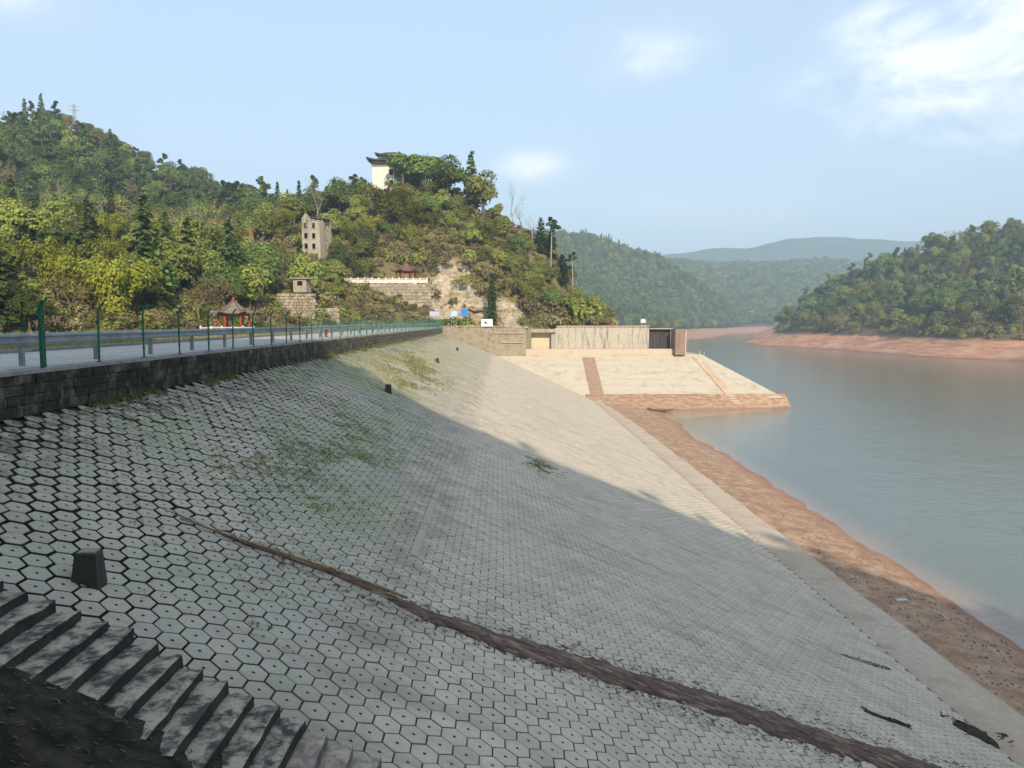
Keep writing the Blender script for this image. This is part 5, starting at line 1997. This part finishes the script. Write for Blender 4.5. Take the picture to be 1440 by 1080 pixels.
# shrubs in and above the cliffs and on the knoll foot behind the spillway wall
KS = [('shrub', -11, 183.5, 4.5, 1.0), ('shrub_brown', -15.5, 184, 11, 1.0), ('shrub', -9.5, 187, 14, 1.1), ('shrub_brown', -5, 189, 12, 1.2), ('shrub', -2, 187, 10.5, .9),
      ('shrub_brown', -13, 194, 20.5, 1.1), ('shrub', -8, 195, 20, 1.3), ('shrub_brown', -3, 194, 16, 1.4), ('shrub', 3.5, 191, 13, 1.4), ('shrub_brown', 6, 187, 8.5, 1.7), ('shrub_brown', 9, 184, 4.5, 1.8),
      ('shrub_brown', 13, 183, 3.5, 2.0), ('shrub', 17, 183, 4, 2.0), ('shrub', 21, 184, 4, 2.0), ('shrub_brown', 11, 178.5, 0, 1.5), ('shrub_brown', 15, 179.5, 0, 1.4), ('shrub', 19, 180, 0, 1.5), ('shrub', 14, 188, 9, 1.8), ('shrub_brown', 10, 190, 12, 1.6),
      ('shrub', 20, 191, 9, 1.8), ('shrub', -17.5, 195, 19, 1.3), ('shrub', -22, 196, 19.5, 1.4), ('shrub_brown', -19, 191, 14.5, 1.1), ('shrub', 6, 195, 15, 1.5)]
KS += [('shrub', -43.5, 149, 0, .9), ('shrub_brown', -41.5, 147.5, 0, .8), ('shrub', -37.0, 147.5, 0, .8), ('shrub', -35.2, 150, 0, 1.0), ('shrub_brown', -48.5, 190.5, 0, 1.1), ('shrub', -45.2, 189.5, 0, 1.0), ('shrub', -42.0, 189.5, 0, 1.2),
       ('shrub', -31, 179.2, 0, .9), ('shrub_brown', -27.5, 179.4, 0, .8), ('shrub', -23.5, 179.2, 0, 1.0), ('shrub_brown', -20, 179.5, 0, .9), ('shrub', -34.5, 178.5, 0, 1.1), ('shrub_brown', -17.2, 181, 0, 1.1)]
for kind, x, y, z, s in KS:
    zz = max(ztl(x, y), z - 4) if x < 4 else ztl(x, y)
    plant(kind, x, y, zz - .2, s, {'shrub': 'olive green shrub clinging to the knoll face above the walls', 'shrub_brown': 'dry brown shrub clinging to the knoll face above the walls'}[kind], 'shrubs on the knoll face')

# ------------------------------------------------------------------ marker stones on the slope
def marker(x, y, label, lean=0.0):
    root = empty('marker_stone', (x, y, slope_z(x)))
    root.rotation_euler = (lean, 0.03, .12)
    tag(root, label, 'marker stone', 'marker stones along the paved slope')
    b = MB(); b.box((0, 0, .17), (.50, .47, .74), taper=.72); b.build('body', M['post_stone'], root)
    b = MB(); b.box((0, 0, .555), (.30, .28, .03)); b.build('cap', M['post_top'], root)


marker(-7.55, 13.85, 'tapered black stone block beside the stone steps, nearest of the marker stones')
marker(-7.53, 51.3, 'dark marker stone at the edge of the shade on the slope')
marker(-7.39, 89.7, 'brown marker stone on the sunlit slope above the grass patch')
marker(-7.25, 128.6, 'farthest small marker stone high on the sunlit slope')

# ------------------------------------------------------------------ steps down the near end, and the dark bank beside them
def stone_steps():
    root = empty('stone_steps', (-5.2, 11.4, slope_z(-5.2)))
    tag(root, 'mossy stone steps going down beside the hexagon pavers', 'steps')
    rr = random.Random(6)
    x = -12.0
    k = 0
    from mathutils import noise
    while x < -1.4:
        w = .42
        bm = bmesh.new()
        bmesh.ops.create_cube(bm, size=1)
        y1 = 12.48 + rr.uniform(-.05, .05) - max(0, (x + 6.6) * .20); y0 = 10.25 + rr.uniform(-.1, .1) - max(0, (x + 6.6) * .16)
        zt = slope_z(x) + .05 + rr.uniform(-.015, .015); zb = slope_z(x + w) - .35
        bmesh.ops.scale(bm, vec=(w + .03, y1 - y0, zt - zb), verts=bm.verts)
        bmesh.ops.subdivide_edges(bm, edges=bm.edges[:], cuts=5, use_grid_fill=True)
        for v in bm.verts:
            if v.co.z > 0:
                q = v.co * 3 + Vector((k * 5, 0, 0))
                n = noise.noise(q)
                edge = 1 if abs(v.co.x) > w * .45 or abs(v.co.y) > (y1 - y0) * .46 else .35
                v.co += Vector((n * .03 * edge, noise.noise(q + Vector((9, 0, 0))) * .045 * edge, -abs(n) * .085 * edge))
        me = bpy.data.meshes.new('step'); bm.to_mesh(me); bm.free()
        clean = x > -3.5
        me.materials.append(STEP_CLEAN if clean else M['step'])
        o = bpy.data.objects.new('step', me)
        o.location = (x + w / 2 + 5.2, (y0 + y1) / 2 - 11.4, (zt + zb) / 2 - slope_z(-5.2))
        o.rotation_euler = (rr.uniform(-.012, .012), rr.uniform(-.02, .02), rr.uniform(-.02, .02))
        link(o, root)
        if clean and x < -3.1: o['label'] = 'reddish silted step'
        x += w; k += 1


stone_steps()


def z_near(X, Y):
    base = slope_z(X)
    t = np.clip((10.45 - Y), 0, 20)
    z = base + .10 + t * .16 + np.clip(t - 3, 0, None) * .45
    z = np.minimum(z, -.35 + np.clip(-12.5 - X, 0, 1))
    z = z + fbm(X / .9, Y / .9, 101) * .12 + fbm(X / .25, Y / .25, 103) * .05 + fbm(X / 3, Y / 2, 105) * .2
    return z


o, _ = grid('bank', -13.4, 6.0, -4.0, 10.55, .12, z_near, M['bank_soil'], keep=lambda x, y: (y > 5) | (x < 30))
tag(o, kind='structure')


def litter():
    rs = np.random.RandomState(14)
    n = 1500
    x = rs.uniform(-9.5, -1.5, n); y = 10.5 - 4.2 * rs.rand(n) ** 1.3
    z = z_near(x, y) + .025
    C = np.stack([x, y, z], 1)
    N = np.stack([rs.normal(size=n) * .35 + .2, rs.normal(size=n) * .35, np.ones(n)], 1)
    D = np.stack([np.ones(n), rs.normal(size=n) * .5, -.35 * np.ones(n)], 1)
    me = leaf_mesh('leaf_litter', C, N, .02, M['litter'], rs, 5.5, D)
    tag(link(bpy.data.objects.new('leaf_litter', me)), 'dark fallen stalks and leaves on the bank below the steps', None, None, 'stuff')


litter()

# ------------------------------------------------------------------ strip of mud washed down the slope, bamboo pole and debris
def mud_strip():
    path = [(-8.2, 18.3, .04), (-7.34, 18.25, .05), (-6.14, 18.16, .10), (-4.43, 18.44, .17), (-2.88, 18.45, .25), (-1.79, 18.15, .42), (-.08, 18.45, .66), (2.28, 18.95, .80), (5.64, 19.8, .90), (8.76, 20.35, .95), (12.25, 21.1, 1.0), (18.1, 22.4, 1.1)]
    P = np.array(path)
    xs = np.arange(-8.2, 18.1, .09)
    cy = np.interp(xs, P[:, 0], P[:, 1]); hw = np.interp(xs, P[:, 0], P[:, 2]) * .82
    m = 13
    V = []
    for i, x in enumerate(xs):
        l0 = hw[i] * (1 + .35 * fbm(x / .8, 0., 111) + .32 * fbm(x / .2, 3., 112)); l1 = hw[i] * (1 + .35 * fbm(x / .9, 5., 113) + .32 * fbm(x / .2, 9., 114))
        for j in range(m):
            u = j / (m - 1) * 2 - 1
            y = cy[i] + (u * l0 if u < 0 else u * l1)
            hgt = .012 + (1 - abs(u) ** 2) * min(.07, hw[i] * .2) * (1 + .7 * float(fbm(x / .5, y / .12, 115))) + .02 * float(fbm(x / .1, y / .06, 117))
            if abs(u) > .99: hgt = -.05
            p = Vector((x, y, slope_z(x))) + EN * hgt
            V.append(tuple(p))
    n = len(xs)
    F = [(i * m + j, (i + 1) * m + j, (i + 1) * m + j + 1, i * m + j + 1) for i in range(n - 1) for j in range(m - 1)]
    k = Mat('wet mud and fibres', .88, .25)
    vec = k.scaled(k.pos(), (.35, 3.0, 1))
    a = k.noise(3.2, 6, .7, vec); c2 = k.noise(1.1, 5, .6, vec)
    c = k.mix(k.step(a, .35, .65), (.06, .034, .026), (.19, .115, .08))
    c = k.mix(k.step(c2, .55, .7, 0, .8), c, (.30, .215, .16))
    crust = k.step(k.noise(2.4, 6, .75, k.scaled(k.pos(), (.5, 1.6, 1))), .52, .64, 0, .75)
    c = k.mix(crust, c, (.36, .27, .205))
    k.bump(a, .9, .06)
    me = mesh_np('mud_strip', np.array(V), np.array(F), k.color(c), True)
    o = link(bpy.data.objects.new('mud_strip', me))
    tag(o, 'dark red brown strip of washed down mud crossing the pavers', None, None, 'stuff')


mud_strip()


def strip_litter():
    rs = np.random.RandomState(61)
    n = 1500
    x = -7.0 + 25 * rs.rand(n) ** .8
    px = [-8.2, -1.79, 2.28, 8.76, 12.25, 18.1]; cy = np.interp(x, px, [18.3, 18.15, 18.95, 20.35, 21.1, 22.4]); w = np.interp(x, px, [.08, .45, .8, .95, 1.0, 1.1])
    side = np.where(rs.rand(n) < .5, -1, 1)
    y = cy + side * w * (.75 + np.abs(rs.normal(size=n)) * .45)
    C = np.stack([x, y, slope_z(x) + .02 + .03 * rs.rand(n)], 1)
    N = np.array(EN)[None] + rs.normal(size=(n, 3)) * .3
    D = np.stack([np.ones(n), rs.normal(size=n) * .5, -np.ones(n) / 2.4], 1)
    me = leaf_mesh('leaf_litter', C, N, .035, M['strip_litter'], rs, 4.0, D)
    tag(link(bpy.data.objects.new('leaf_litter', me)), 'loose twigs and dead leaves along the edges of the mud strip', None, None, 'stuff')


M['strip_litter'] = mat_leaf('dead leaves', (0.06, 0.036, 0.024), (0.30, 0.21, 0.14), trans=.1)
strip_litter()


def on_slope(x, y, h=0.0):
    return Vector((x, y, slope_z(x))) + EN * h


def bamboo_stick():
    root = empty('bamboo_pole', tuple(on_slope(-4.3, 18.3, .1)))
    tag(root, 'long dry bamboo pole lying along the top of the mud strip', 'pole')
    c = on_slope(-4.3, 18.3, .1)
    p = [on_slope(-7.6, 18.0, .06) - c, on_slope(-6.1, 18.1, .10) - c, on_slope(-4.2, 18.35, .15) - c, on_slope(-2.35, 18.28, .20) - c]
    b = MB(); b.tube(p, [.018, .026, .034, .040], 8); b.build('cane', M['bamboo_pole'], root, True)
    nd = MB()
    for k in range(12):
        t = k / 12 * 3; i = int(t); q = p[i].lerp(p[i + 1], t - i)
        d = (p[i + 1] - p[i]).normalized()
        nd.tube([q - d * .012, q + d * .012], .022 + .0075 * t, 8)
    nd.build('node', M['wood'], root)


bamboo_stick()


def debris_pile(name, x0, y0, x1, y1, w, n, label, cat, mat, seed, hh=.12):
    """a low heap of tangled sticks and silt"""
    rr = random.Random(seed)
    c = on_slope((x0 + x1) / 2, (y0 + y1) / 2, 0) if x1 < TOE_X else Vector(((x0 + x1) / 2, (y0 + y1) / 2, TOE_Z + .02))
    root = empty(name, tuple(c))
    tag(root, label, cat)
    hp = MB()
    d = Vector((x1 - x0, y1 - y0, 0)); L = d.length; d.normalize(); e = Vector((-d.y, d.x, 0))
    rows, m = 16, 7
    V, F = [], []
    for i in range(rows + 1):
        t = i / rows
        ww = w * (math.sin(math.pi * min(.97, max(.03, t))) ** .6) * rr.uniform(.75, 1.2)
        for j in range(m):
            u = j / (m - 1) * 2 - 1
            px = x0 + d.x * L * t + e.x * u * ww; py = y0 + d.y * L * t + e.y * u * ww
            zz = slope_z(px) if px < TOE_X else TOE_Z
            V.append(Vector((px, py, zz + hh * (1 - u * u) * rr.uniform(.5, 1.2) + (.015 if abs(u) < .99 else -.03))) - c)
    F = [(i * m + j, (i + 1) * m + j, (i + 1) * m + j + 1, i * m + j + 1) for i in range(rows) for j in range(m - 1)]
    hp.add(V, F); hp.build('silt', mat, root)
    st = MB()
    for k in range(n):
        t = rr.random(); u = rr.uniform(-.9, .9)
        px = x0 + d.x * L * t + e.x * u * w; py = y0 + d.y * L * t + e.y * u * w
        zz = (slope_z(px) if px < TOE_X else TOE_Z) + hh * .8
        a = math.atan2(d.y, d.x) + rr.gauss(0, .5); l = rr.uniform(.2, .6)
        q = Vector((math.cos(a) * l / 2, math.sin(a) * l / 2, rr.uniform(-.05, .05) - (math.cos(a) * l / 2 / 2.4 if px < TOE_X else 0)))
        st.tube([Vector((px, py, zz)) - c - q, Vector((px, py, zz)) - c + q], rr.uniform(.01, .025), 4)
    tag(st.build('sticks', M['debris'], root), kind='stuff')


debris_pile('debris_heap', 16.7, 26.9, 18.9, 27.3, .85, 26, 'flat black patch of wet debris at the foot of the slope', 'debris', M['debris'], 3, .07)
debris_pile('debris_heap', 12.1, 24.4, 13.7, 24.55, .14, 14, 'thin dark stick of debris lying on the lower pavers', 'debris', M['gutter_mud'], 4, .06)
debris_pile('debris_heap', 14.2, 30.6, 16.6, 31.4, .22, 10, 'flat brown smear of mud on the pavers near the walkway', 'debris', M['dry_mud'], 5, .035)


def stone_bit(x, y, z, s, mat, label, name='stone'):
    rr = random.Random(int(x * 91))
    bm = bmesh.new(); bmesh.ops.create_icosphere(bm, subdivisions=2, radius=1)
    for v in bm.verts: v.co *= rr.uniform(.8, 1.15)
    bmesh.ops.scale(bm, vec=(s * 1.6, s, s * .6), verts=bm.verts)
    me = bpy.data.meshes.new(name); bm.to_mesh(me); bm.free(); me.materials.append(mat)
    o = link(bpy.data.objects.new(name, me)); o.location = (x, y, z); o.rotation_euler = (.1, .2, rr.random() * 6)
    return tag(o, label, 'stone')


stone_bit(23.2, 43.0, float(z_bank(np.array([23.2]), np.array([43.0]))[0]) + .05, .22, M['white'], 'white stone lying on the mud bank by the water')


def bank_stones():
    """small stones and clods on the silt below the walkway"""
    rs = np.random.RandomState(44)
    n = 2600
    y = 20 + 110 * rs.rand(n) ** 1.6; x = 20.7 + 6.0 * rs.rand(n) ** .8
    z = z_bank(x, y)
    k = z > WATER_Z - .05
    x, y, z = x[k], y[k], z[k]
    oc = np.array([(1, 0, 0), (-1, 0, 0), (0, 1, 0), (0, -1, 0), (0, 0, 1), (0, 0, -1)], float)
    of = np.array([(0, 2, 4), (2, 1, 4), (1, 3, 4), (3, 0, 4), (2, 0, 5), (1, 2, 5), (3, 1, 5), (0, 3, 5)])
    V = (oc[None] * (0.03 + .07 * rs.rand(len(x), 1, 1) ** 2) * (0.7 + .6 * rs.rand(len(x), 6, 1))) + np.stack([x, y, z], 1)[:, None]
    F = of[None] + (np.arange(len(x)) * 6)[:, None, None]
    me = mesh_np('gravel', V.reshape(-1, 3), F.reshape(-1, 3), M['dry_mud'])
    tag(link(bpy.data.objects.new('gravel', me)), 'small stones and clods on the silt below the walkway', None, None, 'stuff')


bank_stones()


# ------------------------------------------------------------------ grass in the joints
def grass(name, n, f_density, mat, label, seed, hgt=.10, xr=(-12.3, 6), yr=(13, 80)):
    rs = np.random.RandomState(seed)
    x = rs.uniform(xr[0], xr[1], n * 30); y = rs.uniform(yr[0], yr[1], n * 30)
    k = rs.rand(len(x)) < f_density(x, y)
    x, y = x[k][:n], y[k][:n]
    # move on to the nearest joint: snap across the flats of the hexagon lattice
    V = []
    bl = 9
    tx = np.repeat(x, bl) + rs.normal(size=len(x) * bl) * .05; ty = np.repeat(y, bl) + rs.normal(size=len(x) * bl) * .05
    tz = slope_z(tx) - .01
    a = rs.rand(len(tx)) * 6.28; h = hgt * (.5 + rs.rand(len(tx))); w = .008 + .008 * rs.rand(len(tx))
    lean = .5 * h
    dx, dy = np.cos(a), np.sin(a)
    P0 = np.stack([tx - dy * w, ty + dx * w, tz], 1); P1 = np.stack([tx + dy * w, ty - dx * w, tz], 1)
    P2 = np.stack([tx + dx * lean + dy * w * .3, ty + dy * lean - dx * w * .3, tz + h], 1); P3 = np.stack([tx + dx * lean - dy * w * .3, ty + dy * lean + dx * w * .3, tz + h], 1)
    V = np.stack([P0, P1, P2, P3], 1).reshape(-1, 3)
    F = np.arange(len(V)).reshape(-1, 4)
    me = mesh_np(name, V, F, mat)
    tag(link(bpy.data.objects.new(name, me)), label, None, None, 'stuff')


def blob(x, y, cx, cy, rx, ry): return np.exp(-(((x - cx) / rx) ** 2 + ((y - cy) / ry) ** 2))


def dens_green(x, y):
    d = blob(x, y, -6.8, 28.5, 1.5, 4.5) + .8 * blob(x, y, -6.3, 22.3, 1.0, 1.6) + .7 * blob(x, y, -7.9, 25.2, .8, 1.5) + .8 * blob(x, y, -6.6, 37, 2.2, 9) + .05
    d = d + .7 * blob(x, y, -7.0, 55, 1.2, 4) + .25 * blob(x, y, -4.5, 18, .8, 1)
    return np.clip(d, 0, 1) * np.clip(fbm(x / 1.1, y / 1.1, 121) * 2.2 + .35, 0, 1) * (x < -2.8)


def dens_patch(x, y):
    return blob(x, y, 2.5, 47, .8, 1.6) * np.clip(fbm(x / .7, y / .7, 122) * 2 + .7, 0, 1)


def dens_dry(x, y):
    return np.clip(blob(x, y, -7.4, 70, 1.9, 14) + .5 * blob(x, y, -9.5, 80, 1.5, 14), 0, 1) * np.clip(fbm(x / 1.5, y / 3, 123) * 2 + .6, 0, 1)


grass('joint_grass', 3600, dens_green, M['grass'], 'green grass tufts growing in the paver joints of the upper slope', 1, .045, (-12.2, -2.6), (14, 62))
grass('joint_grass', 260, dens_patch, M['grass'], 'bright green patch of grass at the edge of the shade', 2, .07, (0, 6), (42, 52))
grass('joint_grass', 2200, dens_dry, M['grass_dry'], 'yellowish grass in the joints of the sunlit upper slope', 3, .08, (-12, -4), (55, 105))


def dens_wall(x, y): return np.clip(1 - (x + 12.75) / .5, 0, 1) * np.clip(fbm(y / 2.5, x * 0, 124) * 2 + .2, 0, 1)


grass('joint_grass', 900, dens_wall, M['grass'], 'weeds along the foot of the parapet wall', 4, .16, (-12.75, -12.1), (20, 150))


def verge():
    """rough grass between the road and the hill"""
    rs = np.random.RandomState(17)
    n = 42000
    y = 22 + 95 * rs.rand(n) ** 1.3; x = -20.6 - (rs.rand(n) ** 1.3) * 34
    k = (x > -.72 * y)
    x, y = x[k], y[k]
    z = z_left(x, y) - .02
    a = rs.rand(len(x)) * 6.28; h = .22 + .5 * rs.rand(len(x)) * np.clip(fbm(x / 4, y / 4, 131) + .7, .2, 1.4); w = .018 + .03 * rs.rand(len(x))
    dx, dy = np.cos(a), np.sin(a); ln = .45 * h
    P0 = np.stack([x - dy * w, y + dx * w, z], 1); P1 = np.stack([x + dy * w, y - dx * w, z], 1)
    P2 = np.stack([x + dx * ln + dy * w * .4, y + dy * ln - dx * w * .4, z + h], 1); P3 = np.stack([x + dx * ln - dy * w * .4, y + dy * ln + dx * w * .4, z + h], 1)
    me = mesh_np('grass', np.stack([P0, P1, P2, P3], 1).reshape(-1, 3), np.arange(len(x) * 4).reshape(-1, 4), M['grass_dry'])
    tag(link(bpy.data.objects.new('grass', me)), 'rough yellowish grass on the verge beyond the road', None, None, 'stuff')


verge()


# ------------------------------------------------------------------ boat at the far shore
def boat():
    x, y = 29.9, 142.6
    root = empty('rowing_boat', (x, y, WATER_Z + .02), -.30)
    tag(root, 'small brown wooden boat drawn up at the muddy water edge', 'boat')
    L, Wd = 4.9, .62
    V, F = [], []
    n, m = 14, 7
    for i in range(n + 1):
        t = i / n * 2 - 1
        w = Wd * (1 - abs(t) ** 2.6) + .06; sh = .16 * t * t
        for j in range(m):
            a = math.pi * j / (m - 1)
            V.append((t * L / 2, -w * math.cos(a), .36 + sh - .42 * math.sin(a) * (1 - .5 * t * t)))
    for i in range(n):
        for j in range(m - 1): F.append((i * m + j, (i + 1) * m + j, (i + 1) * m + j + 1, i * m + j + 1))
    k = len(V)
    V += [(x_ * .97, y_ * .88, z_ + .05 if abs(y_) < .45 * Wd else z_) for x_, y_, z_ in V]
    F += [tuple(q + k for q in f)[::-1] for f in F]
    for i in range(n):
        for j in (0, m - 1):
            f = (i * m + j, (i + 1) * m + j, (i + 1) * m + j + k, i * m + j + k)
            F.append(f if j else f[::-1])
    b = MB(); b.add(V, F); b.build('hull', M['wood'], root, True)
    sm = MB(); sm.box((0, 0, .33), (.22, Wd * 1.6, .035)); sme = sm.mesh('thwart', M['bamboo_pole'])
    for q in (-1.2, 0, 1.2):
        o = bpy.data.objects.new('thwart', sme); o.location = (q, 0, 0); link(o, root)


boat()


# ------------------------------------------------------------------ person on the road
def person(x, y, z, face):
    root = empty('person', (x, y, z), face)
    tag(root, 'person in dark jacket and maroon trousers walking on the dam road', 'person')

    def skin(name, verts, edges, radii, mat, parent, levels=2, root_i=0):
        me = bpy.data.meshes.new(name); me.from_pydata(verts, edges, []); me.materials.append(mat)
        o = link(bpy.data.objects.new(name, me), parent)
        md = o.modifiers.new('skin', 'SKIN'); md.use_smooth_shade = True
        sv = me.skin_vertices[0].data
        for i, r in enumerate(radii):
            sv[i].radius = (r, r) if isinstance(r, float) else r
            sv[i].use_root = (i == root_i)
        s = o.modifiers.new('sub', 'SUBSURF'); s.levels = levels; s.render_levels = levels
        return o
    # joints: pelvis, spine, chest, neck, head, arms, legs (mid stride)
    v = [(0, 0, .95), (0, .0, 1.15), (0, 0, 1.38), (0, .01, 1.50), (0, .02, 1.60), (0, .01, 1.72),
         (.17, 0, 1.42), (.24, .03, 1.15), (.25, -.06, .90), (.25, -.09, .82),
         (-.17, 0, 1.42), (-.24, -.03, 1.15), (-.25, -.14, .91), (-.25, -.17, .83),
         (.095, 0, .90), (.11, -.10, .50), (.115, -.04, .08), (.12, -.18, .035),
         (-.095, 0, .90), (-.11, .08, .50), (-.115, .22, .11), (-.12, .12, .035)]
    e = [(0, 1), (1, 2), (2, 3), (3, 4), (4, 5), (2, 6), (6, 7), (7, 8), (8, 9), (2, 10), (10, 11), (11, 12), (12, 13), (0, 14), (14, 15), (15, 16), (16, 17), (0, 18), (18, 19), (19, 20), (20, 21)]
    r = [(.15, .11), (.14, .10), (.16, .11), .055, .095, .085, .065, .05, .038, .035, .065, .05, .038, .035, .085, .062, .045, .04, .085, .062, .045, .04]
    body = skin('body', v, e, r, M['skin'], root)
    skin('jacket', [v[i] for i in (0, 1, 2)] + [(v[2][0], v[2][1], 1.47)] + [v[6], v[7], v[8], v[10], v[11], v[12]], [(0, 1), (1, 2), (2, 3), (2, 4), (4, 5), (5, 6), (2, 7), (7, 8), (8, 9)],
         [(.185, .145), (.175, .135), (.19, .14), .085, .09, .072, .055, .09, .072, .055], M['jacket'], root)
    skin('trousers', [v[0], v[14], v[15], v[16], v[18], v[19], v[20]], [(0, 1), (1, 2), (2, 3), (0, 4), (4, 5), (5, 6)], [(.165, .125), .105, .082, .068, .105, .082, .068], M['trousers'], root)
    h = MB(); h.tube([(0, .035, 1.60), (0, .035, 1.68), (0, .03, 1.755), (0, .02, 1.80)], [.098, .106, .088, .02], 10); h.build('hair', M['hair'], root, True)
    f = MB()
    for s in (-1, 1):
        f.box((s * .035, -.082, 1.665), (.022, .012, .012))
    f.build('eyes', M['black'], root)
    nb = MB(); nb.box((0, -.092, 1.64), (.022, .03, .035), taper=.6); nb.box((0, -.082, 1.60), (.045, .012, .010)); nb.build('nose', M['skin'], root)
    sh = MB()
    for q in ((.12, -.12, .04), (-.12, .17, .05)): sh.box(q, (.10, .27, .085), taper=.75)
    sh.build('shoes', M['black'], root)


person(-14.55, 64.5, 0.02, 2.9)

# ------------------------------------------------------------------ the air between: thin haze over the whole valley
def haze():
    b = MB()
    b.box((400, 800, 161.0), (8200, 8200, 384.0))
    m = bpy.data.materials.new('thin haze'); m.use_nodes = True
    n, l = m.node_tree.nodes, m.node_tree.links
    n.clear()
    out = n.new('ShaderNodeOutputMaterial'); v = n.new('ShaderNodeVolumePrincipled')
    v.inputs['Color'].default_value = (.64, .83, 1.0, 1)
    v.inputs['Density'].default_value = HAZE
    v.inputs['Anisotropy'].default_value = 0.0
    l.new(v.outputs[0], out.inputs['Volume'])
    o = b.build('haze', m)
    tag(o, None, None, None, 'stuff')


HAZE = 0.0004
haze()


# ------------------------------------------------------------------ labels that single out one thing of several alike
def distinct_labels():
    ref = [(-.66, 'at left photo edge'), (-.565, 'above double green post'), (-.45, 'left of lower pavilion'), (-.36, 'by lower pavilion'),
           (-.27, 'by grey ruin'), (-.17, 'left of white tower'), (-.10, 'by upper pavilion'), (-.02, 'above cypress'), (.20, 'above streaked wall'),
           (.40, 'by the inlet'), (.46, 'right of inlet'), (.52, 'left of brown trees'), (.58, 'among brown trees'), (.64, 'right of brown trees'), (9, 'at right photo edge')]
    groups = {}
    for o in [q for q in S.objects if q.parent is None and q.get('group') and 'marker' not in q['group']]:
        a = o.location.x / o.location.y
        w = next(t for lim, t in ref if a < lim)
        sz = 'small ' if o.scale.z < .95 else 'tall ' if o.scale.z > 1.2 else ''
        lab = o['label'].replace('brown tree with withered leaves', 'withered brown tree').replace('olive green broadleaf', 'olive broadleaf').replace(' clinging to the knoll face above the walls', ' on the knoll face').replace(' on the far right shore', ' on far shore').replace(' on the lower left hillside behind the road', ' low on hillside').replace(' half way up the left hillside', ' half way up hillside').replace(' along the upper left hillside', ' high on hillside').replace(' on the rocky knoll beyond the dam', ' on knoll').replace(' above the red bank', ' above red bank')
        groups.setdefault(sz + lab + ' ' + w, []).append(o)
    ordn = ['first', 'second', 'third', 'fourth', 'fifth', 'sixth', 'seventh', 'eighth', 'ninth', 'tenth', 'eleventh', 'twelfth', 'thirteenth', 'fourteenth', 'fifteenth', 'sixteenth', 'seventeenth', 'eighteenth', 'nineteenth', 'twentieth']
    for lab, os_ in groups.items():
        os_.sort(key=lambda q: q.location.x / q.location.y)
        for i, o in enumerate(os_):
            if len(os_) == 1: o['label'] = lab
            elif len(os_) <= 20: o['label'] = ordn[i] + ' from left, ' + lab
        if len(os_) > 20:
            zs = sorted(q.location.z for q in os_); n = -(-len(os_) // 20)
            word = ['lower', 'upper'] if n == 2 else ['lower', 'middle', 'upper']
            n = len(word)
            cut = [zs[len(zs) * k // n] for k in range(1, n)]
            for k in range(n):
                part = [q for q in os_ if sum(q.location.z >= c for c in cut) == k]
                for i, o in enumerate(part): o['label'] = ordn[min(i, 19)] + ' from left, ' + word[k] + ' ' + lab


distinct_labels()
